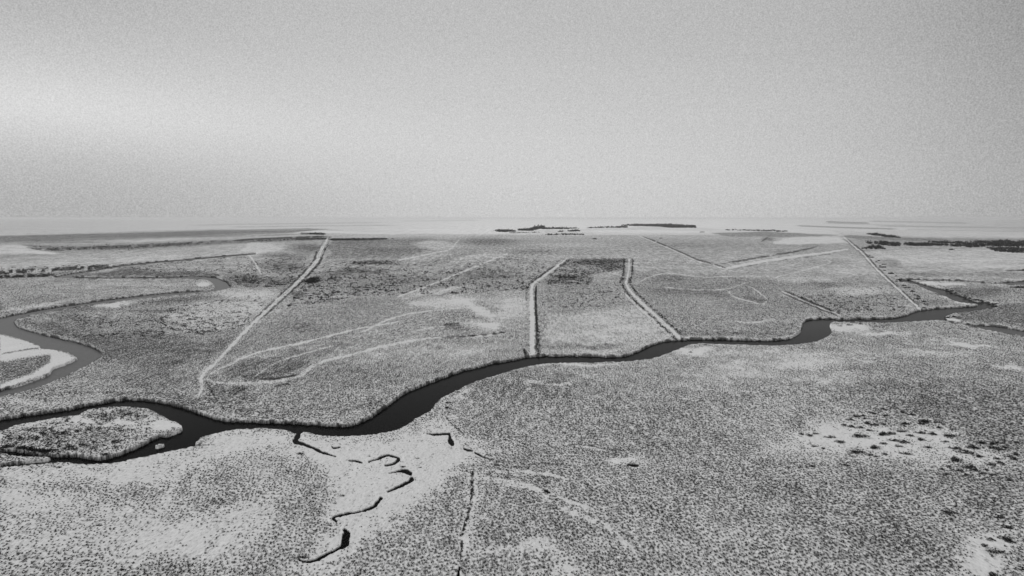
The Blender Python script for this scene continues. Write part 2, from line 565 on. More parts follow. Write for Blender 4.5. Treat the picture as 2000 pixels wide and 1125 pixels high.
# right bank
blob(1850, 790, 190, 44, 121, .95); blob(1950, 850, 90, 40, 118, .9); blob(1720, 760, 110, 24, 130)
blob(1430, 730, 120, 20, 160); blob(1560, 710, 120, 16, 163); blob(1620, 740, 90, 14, 158); blob(1500, 690, 200, 8, 158)
blob(1300, 830, 160, 40, 136); blob(1450, 850, 110, 30, 142); blob(1060, 760, 110, 30, 130); blob(960, 760, 60, 20, 128); blob(1180, 735, 70, 14, 152)
blob(1350, 790, 120, 12, 132, ang=-10); blob(1260, 880, 120, 14, 132)
blob(1730, 650, 60, 5, 172); blob(1800, 668, 70, 5, 150); blob(1900, 674, 60, 5, 172, ang=6); blob(1970, 718, 50, 8, 168, ang=10); blob(1820, 690, 100, 8, 156)
blob(1950, 700, 90, 10, 140); blob(1980, 662, 60, 7, 135)
line([(1020, 743), (1060, 748), (1105, 750), (1140, 738), (1170, 730)], 2.2, 180, 3, .8, .35)
line([(1020, 770), (1035, 755), (1020, 745)], 1.5, 172, 2, .7)
line([(1100, 866), (1140, 872), (1180, 878), (1200, 884)], 1.6, 182, 2, .8)
line([(1000, 920), (1050, 923), (1090, 930), (1110, 938)], 1.8, 186, 2, .8)
line([(1070, 975), (1110, 998), (1160, 1015), (1200, 1040), (1250, 1090)], 3, 184, 4, .85, .3)
line([(1085, 968), (1130, 985), (1175, 1000)], 2, 180, 3, .7, .3)
line([(940, 935), (1000, 942), (1045, 955), (1062, 962)], 3, 182, 4, .8, .25)
line([(360, 885), (345, 930), (330, 965), (305, 1010)], 4, 180, 5, .7, .2)
line([(400, 890), (372, 930), (350, 975)], 1.2, 110, 2, .7, .35)
line([(955, 905), (1000, 912), (1050, 905), (1110, 908)], 1.2, 95, 1.5, .7, .4)
line([(1005, 925), (1040, 933), (1080, 945)], 1.4, 100, 1.5, .7, .5)
line([(1105, 868), (1150, 870), (1190, 878)], 1.0, 100, 1.4, .7, .3)
# land between the channels
patch([(0, 775), (110, 742), (200, 700), (260, 700), (400, 735), (390, 800), (240, 775), (0, 812)], 142, 8)
blob(300, 740, 100, 24, 128); blob(230, 770, 120, 5, 116, ang=2); blob(360, 785, 60, 10, 116, ang=14); blob(90, 790, 110, 8, 158, ang=-8); blob(40, 785, 50, 10, 165)
patch([(40, 625), (130, 605), (330, 650), (400, 680), (330, 730), (205, 700), (195, 680), (90, 650)], 124, 8)
blob(80, 622, 40, 6, 150); blob(130, 648, 80, 12, 112, ang=12); blob(270, 680, 120, 18, 120)
blob(190, 612, 70, 8, 150); blob(240, 640, 60, 10, 150); blob(140, 600, 60, 6, 118); blob(300, 608, 40, 5, 118)
blob(235, 594, 55, 4, 184, ang=-6); blob(345, 588, 90, 7, 112, ang=-4)
blob(415, 620, 80, 28, 164, hard=.7); blob(450, 600, 90, 18, 160); blob(480, 575, 70, 12, 162); blob(340, 640, 40, 10, 156)
blob(450, 668, 60, 22, 126, ang=-25); blob(340, 690, 80, 18, 124); blob(470, 650, 30, 10, 132)
# meander lobes
patch([(0, 545), (110, 543), (400, 546), (410, 560), (250, 574), (80, 598), (0, 612)], 152, 4)
blob(60, 585, 70, 10, 142); blob(230, 555, 140, 5, 160); blob(395, 556, 20, 6, 186); blob(60, 598, 90, 4, 168, ang=-9)
patch([(160, 537), (260, 521), (370, 511), (420, 530), (420, 539), (250, 539)], 112, 3)
patch([(250, 524), (360, 510), (490, 500), (510, 530), (450, 532), (330, 532)], 150, 4)
blob(480, 548, 40, 12, 100); blob(530, 515, 30, 10, 118); blob(560, 520, 50, 16, 112); blob(540, 550, 60, 10, 112)
patch([(0, 655), (60, 668), (110, 685), (150, 699), (95, 728), (0, 760)], 192, 3, warp=False)
patch([(0, 708), (60, 698), (100, 692), (98, 708), (60, 730), (0, 750)], 128, 4, warp=False)
line([(0, 692), (45, 684), (80, 679)], .8, 130, 1.2, .8)
line([(20, 657), (50, 665), (76, 676)], .8, 120, 1.2, .6, .4)
# snow terraces on the left
patch([(-60, 508), (120, 498), (300, 490), (420, 478), (560, 470), (558, 484), (490, 494), (300, 510), (110, 532), (-60, 540)], 157, 3)
patch([(495, 471), (530, 475), (554, 485), (537, 491), (495, 496), (470, 490)], 168, 3); blob(280, 505, 90, 6, 166, ang=-5); patch([(-60, 478), (40, 478), (70, 488), (110, 494), (60, 496), (-60, 498)], 169, 3); blob(70, 493, 50, 2.6, 186, ang=3)
patch([(40, 478), (150, 482), (500, 467), (640, 462), (640, 468), (480, 474), (250, 487), (110, 490)], 122, 2)
blob(270, 471, 120, 3, 168, ang=-2); blob(400, 462, 90, 1.6, 132, ang=-1.5); blob(130, 466, 130, 3, 128)
line([(45, 482), (90, 487), (200, 483), (330, 478), (450, 470)], 1.5, 92, 2, .9, .35)
line([(450, 470), (520, 466), (640, 461.5)], 1.0, 80, 1.2, .95, .2)
line([(-20, 541), (50, 539), (110, 537)], 1.6, 80, 2, .85, .45)
line([(-20, 533), (90, 527), (230, 519)], 2.2, 100, 3, .85, .45)
line([(640, 467.5), (700, 468), (760, 466.5)], 1.5, 66, 1.6, .95)
line([(585, 456), (610, 455), (636, 457)], 1.8, 84, 2, .9)
line([(575, 467), (638, 466)], 1.0, 70, 1.4, .9)
# far left land and the plain behind it, sky haze painted into its tone
line([(600, 447.5), (660, 447), (720, 447), (795, 449)], 3.4, 132, 1.2, .95)
line([(500, 445.5), (600, 446), (650, 447)], 1.2, 136, 1.2, .8)
line([(565, 451.3), (640, 452.5), (700, 454), (790, 456)], 1.8, 198, 1.4, 1)
haze_tone = np.interp(U, [0, 200, 400, 600, 800, 950, 1200, 1400, 1600, 1800, 2000], [164, 168, 174, 184, 200, 209, 209, 205, 191, 168, 160]) + 0 * V  # horizon haze put into the ground tone, matched to the sky above
d_haze = poly_sdf(np.array([(-60, 420), (2060, 420), (2060, 454), (1900, 450), (1700, 445), (1600, 446), (1640, 456), (1420, 456), (1140, 456.5), (900, 457.5),
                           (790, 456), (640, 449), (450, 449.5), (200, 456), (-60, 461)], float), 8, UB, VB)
w_ = sstep(-2.0, 2.0, d_haze)
T[:] = T + (haze_tone - T) * w_
patch([(-60, 462), (200, 456), (450, 449), (600, 446), (640, 448), (560, 455), (400, 461), (150, 470), (-60, 475)], 122, 1.5)
blob(300, 452, 200, 2, 150, .7, ang=-1.6); blob(560, 449, 140, 1.6, 150, .7, ang=-1); blob(480, 456, 110, 2, 134, ang=-2.5); blob(200, 466, 120, 2.2, 134, ang=-2)
blob(420, 467, 60, 1.4, 160, ang=-2); blob(120, 473, 130, 2, 136); blob(540, 459, 70, 1.6, 140, ang=-2)
patch([(985, 458), (1000, 452), (1060, 449), (1150, 447), (1215, 444.5), (1290, 441.5), (1365, 444), (1430, 449), (1545, 452), (1640, 456), (1420, 458), (1140, 459)], 188, 1.2, .8)
blob(1150, 453, 90, 1.5, 176, .7); blob(1330, 450, 60, 1.2, 172, .7); blob(1420, 455, 80, 1.0, 168, .7)
# fields behind the scrub
patch([(645, 470), (820, 466), (890, 470), (780, 505), (640, 506)], 124, 3)
blob(740, 488, 50, 9, 116); blob(850, 478, 45, 8, 162, hard=.8); blob(770, 480, 50, 6, 134); blob(600, 485, 34, 10, 112); blob(560, 500, 50, 6, 116)
blob(955, 472, 70, 9, 122); blob(920, 500, 90, 6, 156); blob(850, 510, 90, 7, 128, ang=-14); blob(1040, 464, 110, 3.5, 158)
blob(880, 460, 90, 2, 168); blob(1120, 478, 90, 5, 158); blob(1040, 492, 60, 6, 126); blob(1160, 487, 100, 5, 148)
patch([(640, 510), (770, 508), (880, 520), (1000, 500), (1080, 512), (1040, 545), (1020, 565), (900, 572), (700, 574), (600, 590), (590, 560)], 138, 5)
blob(730, 513, 60, 5, 100); blob(614, 548, 18, 5, 70); blob(650, 540, 30, 12, 112); blob(580, 574, 16, 6, 96); blob(780, 545, 120, 12, 130); blob(700, 530, 60, 7, 104)
blob(950, 535, 70, 14, 118); blob(900, 555, 90, 8, 134); blob(700, 560, 90, 6, 132)
# centre meadow
patch([(560, 600), (690, 580), (830, 585), (720, 640), (560, 680), (480, 690)], 136, 8)
blob(700, 590, 100, 6, 128); blob(600, 640, 60, 12, 126); blob(580, 640, 20, 3, 100); blob(850, 570, 90, 5, 162, ang=-8)
blob(870, 590, 90, 12, 162, ang=-4); blob(925, 603, 50, 10, 176, ang=25); blob(945, 636, 40, 9, 178); blob(870, 617, 60, 10, 136); blob(885, 640, 60, 6, 122); blob(1000, 600, 40, 30, 158)
blob(800, 630, 70, 12, 138); blob(920, 683, 90, 8, 152, ang=-6); blob(760, 690, 120, 8, 148, ang=-12); blob(700, 735, 90, 24, 136); blob(800, 710, 90, 14, 142)
blob(600, 790, 150, 22, 138); blob(450, 790, 60, 14, 118, ang=14); blob(720, 795, 50, 16, 130); blob(450, 765, 50, 14, 112, ang=10)
line([(858, 596), (868, 597)], 1.4, 110, 2, .9)
line([(863, 635), (880, 634), (900, 633)], 2, 96, 2, .9)
line([(858, 659), (890, 659), (920, 656), (988, 650)], 1.2, 92, 1.6, .9, .3)
line([(955, 652), (987, 650)], 1.8, 80, 2, .9, .3)
patch([(1065, 612), (1180, 600), (1260, 600), (1325, 655), (1250, 675), (1200, 690), (1065, 688)], 152, 6)
blob(1110, 608, 50, 6, 132); blob(1170, 640, 90, 6, 146, ang=-8); blob(1240, 640, 50, 8, 166); blob(1190, 658, 26, 2.5, 184); blob(1110, 676, 50, 8, 128); blob(1180, 678, 50, 5, 128)
patch([(1058, 558), (1205, 556), (1230, 590), (1150, 603), (1060, 600)], 140, 4)
patch([(1092, 512), (1118, 505), (1222, 505), (1222, 527), (1168, 532), (1150, 556), (1062, 555), (1082, 534)], 128, 2)
blob(1170, 511, 60, 5, 84); blob(1196, 520, 28, 6, 90); blob(1105, 540, 26, 5, 84); blob(1180, 545, 34, 8, 144)
for k in range(12):
    x0 = 1060 + k * 13
    line([(x0, 601 - k * .6), (x0 - 3 + k * .6, 560)], .6, 118, 1.4, .45, .3, k)
# right meadow
patch([(1240, 530), (1400, 535), (1500, 545), (1560, 600), (1560, 655), (1340, 655), (1260, 600)], 135, 6)
blob(1330, 570, 70, 10, 118); blob(1300, 545, 40, 8, 122); blob(1420, 650, 120, 6, 116); blob(1450, 600, 60, 8, 128); blob(1480, 628, 50, 3, 164); blob(1530, 622, 40, 10, 140)
blob(1480, 585, 30, 5, 110); blob(1400, 575, 30, 6, 122); blob(1300, 515, 60, 8, 140); blob(1370, 500, 50, 8, 142); blob(1430, 480, 90, 8, 142); blob(1330, 480, 60, 6, 138)
blob(1600, 512, 70, 8, 136); blob(1650, 530, 60, 8, 150); blob(1580, 545, 60, 7, 152); blob(1620, 560, 30, 5, 118); blob(1610, 555, 50, 4, 122)
blob(1680, 568, 90, 10, 158); blob(1620, 595, 90, 14, 132); blob(1720, 600, 60, 10, 144); blob(1760, 580, 60, 8, 140); blob(1820, 590, 50, 7, 122); blob(1890, 590, 20, 3, 186)
patch([(1560, 462), (1640, 463), (1660, 474), (1560, 478), (1515, 476), (1530, 465)], 178, 3)
patch([(1390, 455), (1500, 452), (1640, 460), (1560, 463), (1420, 462)], 134, 1.5)
blob(1500, 467, 18, 4, 118); blob(1575, 480, 40, 4, 140); blob(1530, 492, 60, 4, 138); blob(1250, 452, 160, 3.5, 206)
patch([(1680, 490), (2060, 484), (2060, 510), (1900, 515), (1740, 512)], 157, 4)
blob(1745, 515, 30, 9, 122, .8, ang=15, hard=0); blob(1810, 535, 60, 5, 118); blob(1920, 535, 110, 4, 132); blob(1930, 520, 90, 5, 160); blob(1790, 500, 60, 3, 156)
blob(1840, 555, 50, 3, 182); blob(1810, 552, 26, 2.6, 192); blob(1905, 570, 70, 9, 112, hard=.7); blob(1975, 575, 40, 12, 140)
patch([(1885, 608), (1990, 592), (2060, 590), (2060, 640), (1960, 634), (1880, 625), (1860, 618)], 112, 3)
blob(1862, 622, 14, 3, 182); blob(1985, 545, 30, 3, 155)
# the far right in the haze
patch([(1650, 462), (1900, 466), (2060, 466), (2060, 482), (1700, 474)], 140, 1.5)
line([(1640, 461), (1740, 466), (1860, 470)], 2.2, 124, 1.4, .9)
line([(1550, 440.5), (1650, 444.5), (1760, 447.5)], 1.0, 142, 1, .9)
line([(1760, 447.5), (1870, 450.5), (2060, 454)], .7, 156, .9, .8)
line([(1610, 433), (1650, 435), (1700, 436)], 1.6, 142, 1.2, .9)
line([(1690, 432), (1800, 434), (1900, 436)], .8, 150, 1.2, .8)
line([(1700, 441), (1850, 443), (2060, 446)], .8, 152, 1.2, .8)
line([(1600, 436), (1680, 438), (1780, 440)], .7, 160, 1.2, .8)
patch([(1700, 451), (1780, 449), (2060, 456), (2060, 465), (1800, 462)], 168, 1.5)
line([(360, 440), (560, 437), (760, 434.5)], .8, 160, 1.2, .8)
line([(440, 443.5), (640, 441), (780, 440)], .8, 158, 1.2, .8)
line([(780, 432), (900, 430.5), (940, 430.5)], .6, 186, 1.2, .8)
# island
patch([(0, 845), (110, 818), (160, 806), (240, 796), (330, 822), (345, 832), (310, 847), (220, 882), (0, 872)], 158, 4)
blob(80, 850, 90, 16, 142); blob(190, 852, 80, 14, 136); blob(225, 810, 55, 8, 126); blob(250, 830, 70, 3.5, 190); blob(152, 818, 16, 8, 190); blob(325, 830, 22, 9, 196, hard=.8)
blob(50, 882, 70, 4, 76, hard=.7); blob(140, 872, 100, 7, 142); blob(60, 826, 60, 5, 170, ang=-12)
# banks
for (pts, tn) in [([(405, 852), (450, 842), (500, 838)], 176)]:
    line(pts, 3, tn, 2, .8)
blob(862, 778, 22, 18, 160); blob(862, 800, 26, 10, 150); blob(900, 770, 26, 8, 172, ang=-25)
blob(1660, 640, 50, 8, 178); blob(1350, 684, 40, 7, 182); blob(1140, 712, 120, 3, 168)

# --- snow covered tracks
MAIN_TRACK = [(641, 463), (634, 477), (625, 492), (619, 510), (607, 524), (582, 550), (550, 580), (500, 626), (462, 665), (420, 710), (402, 725), (393, 740), (394, 760), (386, 776)]
MID_TRACK = [(1107, 505), (1085, 522), (1062, 540), (1043, 553), (1039, 558), (1038, 575), (1039, 600), (1040, 640), (1039, 692)]
EAST_TRACK = [(1229, 507), (1228, 530), (1223, 553), (1232, 570), (1258, 596), (1290, 625), (1327, 660)]
FAR_TRACK = [(1645, 460), (1662, 476), (1682, 492), (1712, 525), (1750, 561), (1797, 604)]
SHORT_TRACK = [(1527, 569), (1560, 583), (1600, 600), (1642, 616)]
NORTH_TRACK = [(1250, 462), (1300, 482), (1357, 507), (1385, 515), (1420, 526)]
FIELD_STRIP = [(1420, 524), (1500, 509), (1600, 495), (1655, 487)]
line(MAIN_TRACK[6:], 7, 150, 4, .7)
for t_, hw in ((MAIN_TRACK[:8], 5.5),):
    line([(p[0] - 6, p[1]) for p in t_], 1.2, 88, 1.5, .7, .3, 3)
    line([(p[0] + 6, p[1]) for p in t_], 1.4, 84, 1.5, .75, .3, 4)
line([(p[0] + 8.5, p[1]) for p in MID_TRACK[3:]], .9, 80, 1.4, .8, .2)
line([(p[0] - 8, p[1] - 1) for p in MID_TRACK[:6]], 1.0, 104, 2, .7, .4)
line([(p[0] + 7, p[1] + 1) for p in MID_TRACK[:4]], 1.2, 96, 2, .7, .3)
line([(p[0] - 10, p[1]) for p in MID_TRACK[2:7]], 1.0, 104, 1.6, .7, .45)
for o_ in (-9, 10):
    line([(p[0] + o_ * .75, p[1] - o_ * .2) for p in EAST_TRACK], .8, 104, 1.6, .6, .4, 5 + o_)
line([(p[0] - 14, p[1] + 1) for p in EAST_TRACK[3:]], 1.5, 168, 2, .6)
line([(p[0] + 3, p[1] - 1) for p in FAR_TRACK], 1.0, 92, 1.2, .8, .2)
line([(p[0] - 2.5, p[1] + 1) for p in FAR_TRACK], .8, 110, 1.2, .6, .2)
line([(p[0] + 2, p[1] - 2) for p in SHORT_TRACK], 1.2, 88, 1.6, .8, .3)
line([(p[0] - 1, p[1] + 2.2) for p in SHORT_TRACK], .9, 96, 1.2, .7, .1)
line([(p[0] + 2, p[1] - 1.5) for p in NORTH_TRACK], .9, 90, 1.2, .8, .25)
line([(1400, 517), (1500, 500), (1560, 490), (1601, 480)], .9, 92, 1.4, .8, .2)
line([(1425, 527), (1500, 512), (1600, 499), (1640, 492)], .8, 118, 1.4, .7, .3)
line([(1485, 473), (1503, 462)], .8, 95, 1.2, .8)
TRACKS = [
    (MAIN_TRACK, [1.6, 2.6, 3.2, 3.6, 4, 4.3, 4.6, 3.8, 3.6, 3.6, 4, 4.4, 3.8, 2.6], 'broad snow covered track running from the horizon down towards the river bend', 190),
    (MID_TRACK, [1.4, 1.8, 2.2, 2.6, 3, 3.8, 5.6, 6.6, 6.8], 'straight snow covered track beside a dark hedge reaching the middle of the river', 192),
    (EAST_TRACK, [1.6, 2.4, 2.8, 3, 3.6, 4, 4.2], 'snow covered track between two broken hedges slanting down to the river', 184),
    (FAR_TRACK, [1.0, 1.6, 2, 2.2, 2.6, 2.8], 'long thin snow covered track slanting down to the right river bend', 184),
    (SHORT_TRACK, [1.2, 1.4, 1.6, 1.8], 'short thin snow covered track ending at the river beside the sharp bend', 180),
    (NORTH_TRACK, [.9, 1.1, 1.4, 1.6, 1.8], 'faint snowy track crossing the far fields from the hill wood', 182),
    (FIELD_STRIP, [2.2, 3, 2.4, 1.6], 'wide bright snow strip along the far field', 190),
    ([(485, 497), (497, 512), (510, 535)], [1.2, 1.6, 1.8], 'very short snowy track left of the broad track', 184),
    ([(896, 469), (880, 486), (862, 491), (840, 496), (775, 509)], [1.4, 1.8, 1.2, 1.4, 1], 'bent snowy track between the far fields beyond the scrub', 184),
    ([(990, 496), (925, 522), (832, 560), (775, 580)], [1.2, 1.6, 1.8, 1.4], 'thin snowy track slanting through the scrub in the middle', 184),
    ([(412, 730), (437, 717), (500, 690), (600, 667), (675, 648), (712, 640), (780, 628)], [2.4, 2, 2.2, 2.4, 1.8, 1.5, 1], 'long curved snowy track forking from the broad track', 186),
    ([(705, 650), (750, 628), (800, 613), (860, 605), (900, 602)], [1.8, 1.8, 1.4, 1.1, .8], 'pale curved track in the middle of the meadow', 182),
    ([(500, 733), (530, 714), (562, 700), (650, 675)], [1.6, 1.6, 1.7, 1], 'thin curved track across the dark oval patch', 182),
    ([(405, 742), (425, 747), (500, 749), (575, 738), (600, 722), (640, 704), (700, 690), (750, 676), (837, 661), (925, 658), (987, 652)], [2, 3, 3.4, 3.6, 5, 4, 3, 4, 2, 1.6, 1.4], 'wide blurred snowy track curving below the dark oval patch', 180),
    ([(797, 652), (837, 641), (880, 636), (925, 628)], [1.2, 1.2, 1, .8], 'faint thin track below the bright snow patch', 178),
    ([(1250, 551), (1277, 538), (1312, 534), (1375, 541), (1450, 539), (1500, 540)], [1.2, 1.6, 1.2, 1.6, 1.2, 1], 'faint curved track on the right meadow', 170),
    ([(1300, 562), (1360, 566), (1420, 564), (1455, 553)], [1.2, 1.1, 1.4, 1.1], 'faint short track below the curved one on the right meadow', 174),
    ([(1467, 561), (1487, 574), (1499, 587), (1488, 594), (1455, 586), (1430, 578), (1424, 569)], [1.3, 1.4, 1.4, 1.1, 1.2, 1.3, 1.2], 'small looped track on the right meadow', 178),
    ([(1515, 542), (1560, 530), (1600, 520), (1622, 512), (1612, 505)], [1, 1.1, 1.1, 1, .8], 'faint hooked track near the far end of the long thin one', 170),
]
# dark oval patch beside the fork
patch([(438, 737), (455, 720), (500, 704), (560, 692), (640, 672), (690, 670), (640, 694), (590, 715), (560, 733), (500, 742)], 124, 4)
blob(470, 735, 40, 4, 100); blob(530, 738, 50, 3, 96, ang=-4); blob(550, 720, 50, 8, 116, ang=-15)
line([(505, 741), (540, 740), (585, 732)], .9, 84, 1.5, .9, .3)
line([(583, 744), (560, 750), (530, 756)], 1.0, 86, 1.4, .8, .4)
line([(400, 742), (412, 760), (425, 785), (440, 800)], 1.2, 88, 1.5, .7, .3)

for (pts, ws, lab, tone) in TRACKS:
    P = spline([(p[0], p[1], w) for p, w in zip(pts, ws)], 6)
    D = np.full(U.shape, 30.0, np.float32)
    seg_dist(D, P, 12, widths=P[:, 2] * .72, Ua=UB, Va=VB)
    D += (vnoise(U / 6, V / 3.5, 77) - .5) * min(1.8, .55 * float(np.mean(ws)))
    w = (1 - sstep(-.9, 1.0, D)) * (0.72 + 0.5 * vnoise(U / 9, V / 5, 41))
    T[:] = T + (tone - 8 - T) * np.clip(w, 0, 1) * (.95 if lab.startswith(('broad', 'straight', 'wide bright')) else .9)
line([(p[0], p[1]) for p in MAIN_TRACK[:8]], .6, 130, .8, .6, .3)
# dotted ditch running to the bottom edge
DITCH = [(925, 902), (923, 925), (922, 945), (922, 965), (919, 985), (914, 1007), (907, 1030), (901, 1046), (902, 1065), (900, 1085), (897, 1105)]
line([(p[0] + 7, p[1]) for p in DITCH], 3, 182, 3, .8)
line([(p[0] - 6, p[1]) for p in DITCH], 1.5, 176, 2.5, .6)
line(DITCH, 2.0, 50, 1.3, 1.0, .42, 8)
line([(868, 812), (885, 830), (908, 850)], .9, 96, 1.2, .8, .15)
line([(941, 891), (965, 900), (1000, 903)], 1, 90, 1.4, .8, .35)

# natural unevenness at every size
T += 13 * fbm(X / 45, Y / 110, 4, 21) * sstep(2500, 600, Y) + 10 * fbm(X / 160, Y / 420, 3, 23) + 15 * fbm(U / 60, np.log(Y) * 30, 5, 25, .6) * (0.4 + 0.6 * sstep(445, 520, V))
T += 8 * (0.5 - vnoise(X / 7.0, Y / 16.0, 27)) * sstep(1500, 500, Y)

# pale snow lip along the banks
s_all = np.maximum(np.maximum(s_main, s_mea), np.maximum(s_east, s_far))
lip = np.exp(-((s_all + 2.0) / 1.8) ** 2) * sstep(.35, .65, vnoise(U / 14, V / 6, 51)) * 0.3
T = T + (186 - T) * lip
s_any = np.maximum(s_all, s_creek)

T = T + 10 * sstep(420, 520, U) * sstep(480, 510, V) * sstep(730, 690, V)
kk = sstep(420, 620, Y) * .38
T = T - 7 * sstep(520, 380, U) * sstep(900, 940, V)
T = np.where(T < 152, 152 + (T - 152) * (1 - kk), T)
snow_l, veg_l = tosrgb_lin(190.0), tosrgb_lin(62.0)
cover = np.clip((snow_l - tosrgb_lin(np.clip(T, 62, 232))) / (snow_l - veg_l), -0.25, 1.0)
# height: bank profile, hummocks, gentle swells
kdepth = np.where(s_creek > s_all, .8, 2.4)
Z = -kdepth * sstep(0.0, 1.1, s_any)
hum = fbm(X / 2.2, Y / 2.8, 3, 61) * 0.5 * sstep(700, 300, Y) + fbm(X / 16, Y / 22, 3, 63) * 0.7 * sstep(1800, 600, Y) * sstep(0, 10, -s_any)
Z = Z + hum * sstep(1.0, 7.0, -s_any)
BEACH = [(325, 832, 34, 16), (285, 800, 70, 9), (110, 700, 60, 34), (60, 745, 50, 16), (30, 662, 60, 10), (50, 894, 60, 6), (1630, 634, 14, 8), (312, 867, 14, 6),
         (600, 848, 260, 10), (1560, 655, 20, 12), (410, 558, 26, 10), (1895, 591, 26, 5)]
beach = np.zeros(U.shape, np.float32)
for (bx, by, rx, ry) in BEACH:
    beach = np.maximum(beach, 1 - sstep(.8, 1.1, np.hypot((U - bx) / rx, (V - by) / ry)))
bare = sstep(-0.4, 0.6, s_any) * (1 - beach) + sstep(.8, 1.6, s_any) * beach
bare = np.maximum(bare, BAREL * .8 * sstep(2600, 1100, Y))
# undercut dark soil at the edge of the land here and there
bare = np.maximum(bare, sstep(-2.6, -0.6, s_all) * sstep(.55, .7, vnoise(U / 6, V / 4, 71)) * .8 * (1 - beach))
far_a = sstep(600, 1700, Y)

GX, GY = X.copy(), Y.copy()
verts_all = np.stack([X, Y, Z], -1).reshape(-1, 3)
# one more row behind the drone so that the plain surrounds it
lastx = X[-1]
back = np.stack([np.sign(lastx) * np.minimum(np.abs(lastx) * 4000, 40000) + lastx * 0.001, np.full(cols, -30000.0), np.zeros(cols)], -1)
verts_all = np.concatenate([verts_all, back])
idx = np.arange((rows + 1) * cols).reshape(rows + 1, cols)
quads = np.stack([idx[:-1, :-1], idx[1:, :-1], idx[1:, 1:], idx[:-1, 1:]], -1)      # (rows, cols-1, 4)
pad = lambda A, val: np.concatenate([A.reshape(-1), np.full(cols, val)]).astype(np.float32)
# close by, the sedge is modelled, so less of it is left to the surface
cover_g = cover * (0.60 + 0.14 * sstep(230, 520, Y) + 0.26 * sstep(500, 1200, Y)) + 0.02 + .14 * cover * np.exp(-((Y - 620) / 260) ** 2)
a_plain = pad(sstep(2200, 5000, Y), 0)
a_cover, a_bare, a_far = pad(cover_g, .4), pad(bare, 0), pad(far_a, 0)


def sub_object(name, fmask, mat, z=None, attrs=True):
    q = quads[fmask]
    used, inv = np.unique(q.ravel(), return_inverse=True)
    vs = verts_all[used].copy()
    if z is not None:
        vs[:, 2] = z
    at = {'cover': a_cover[used], 'bare': a_bare[used], 'far': a_far[used], 'plain': a_plain[used]} if attrs else None
    return build_mesh(name, vs, inv.astype(np.int32), 4, mat, attrs=at, smooth=False)


def fcell(A):
    """largest corner value per face, for rows-1 faces, padded with the back row"""
    m = np.maximum(np.maximum(A[:-1, :-1], A[1:, :-1]), np.maximum(A[:-1, 1:], A[1:, 1:]))
    return np.concatenate([m, np.full((1, cols - 1), -99.0)])


taken = np.zeros((rows, cols - 1), bool)
for (pts, ws, lab, tone) in TRACKS:
    P = spline([(p[0], p[1], w) for p, w in zip(pts, ws)], 6)
    D = np.full(U.shape, 30.0, np.float32)
    seg_dist(D, P, 12, widths=P[:, 2] * .72, Ua=UB, Va=VB)
    D += (vnoise(U / 6, V / 3.5, 77) - .5) * min(1.8, .55 * float(np.mean(ws)))
    fm = (fcell(-D) > 0.2) & ~taken & (fcell(s_any) < -0.5)
    if fm.sum() < 8:
        continue
    taken |= fm
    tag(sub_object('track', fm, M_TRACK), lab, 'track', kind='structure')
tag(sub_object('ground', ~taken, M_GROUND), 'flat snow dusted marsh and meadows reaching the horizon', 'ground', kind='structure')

WL_Z = -1.5
tag(sub_object('river', fcell(s_main) > -1.2, M_WATER, WL_Z, False), 'dark river winding across the whole plain', 'river', kind='structure')
tag(sub_object('river_meander', fcell(s_mea) > -1.2, M_WATER2, WL_Z, False), 'grey looping meander on the left behind the main river', 'river', kind='structure')
tag(sub_object('side_channel', fcell(s_east) > -1.2, M_WATER2, WL_Z, False), 'narrow side channel leaving the river at the right edge', 'river', kind='structure')
tag(sub_object('far_channel', fcell(s_far) > -1.2, M_WATER2, WL_Z, False), 'thin far channels at the right edge', 'river', kind='structure')
tag(sub_object('creek', fcell(s_creek) > -1.0, M_WATER, -0.35, False), 'broken pieces of black creek in the snow below the river', 'creek', kind='structure')

# ------------------------------------------------------------------ vegetation templates


def leaf_cloud(n, rx, ry, rz, size, lumps=5, seed=0, low=0.0, squash=1.0):
    """n small triangles spread through a lumpy crown standing on z = low"""
    g = np.random.default_rng(seed)
    cs = g.normal(size=(lumps, 3)) * np.array([.42, .42, .28])
    cs[:, 2] = np.abs(cs[:, 2]) * .9
    rs = g.uniform(.38, .68, lumps)
    out = []
    which = g.integers(0, lumps, n)
    d = g.normal(size=(n, 3))
    d /= np.linalg.norm(d, axis=1)[:, None]
    r = g.uniform(.45, 1.05, n) ** .6
    p = cs[which] + d * (rs[which] * r)[:, None]
    p = p * np.array([rx, ry, rz])
    p[:, 2] = np.abs(p[:, 2]) + low
    tri = g.normal(size=(n, 3, 3)) * size
    tri += p[:, None, :]
    tri[:, :, 2] = np.maximum(tri[:, :, 2], 0.0)
    return tri.astype(np.float32)


def tuft(n, r, h, seed):
    """a tussock of dead sedge: blades leaning outward from a tight foot"""
    g = np.random.default_rng(seed)
    a = g.uniform(0, 2 * np.pi, n)
    rad = g.uniform(.15, .6, n) * r
    base = np.stack([np.cos(a) * rad * .8, np.sin(a) * rad * .8, np.zeros(n)], -1)
    w = g.uniform(.22, .38, n) * r
    t = np.stack([-np.sin(a), np.cos(a), np.zeros(n)], -1) * w[:, None]
    lean = g.uniform(.3, 1.0, n) * r
    tip = base + np.stack([np.cos(a) * lean, np.sin(a) * lean, g.uniform(.5, 1.0, n) * h], -1)
    return np.stack([base - t, base + t, tip], 1).astype(np.float32)


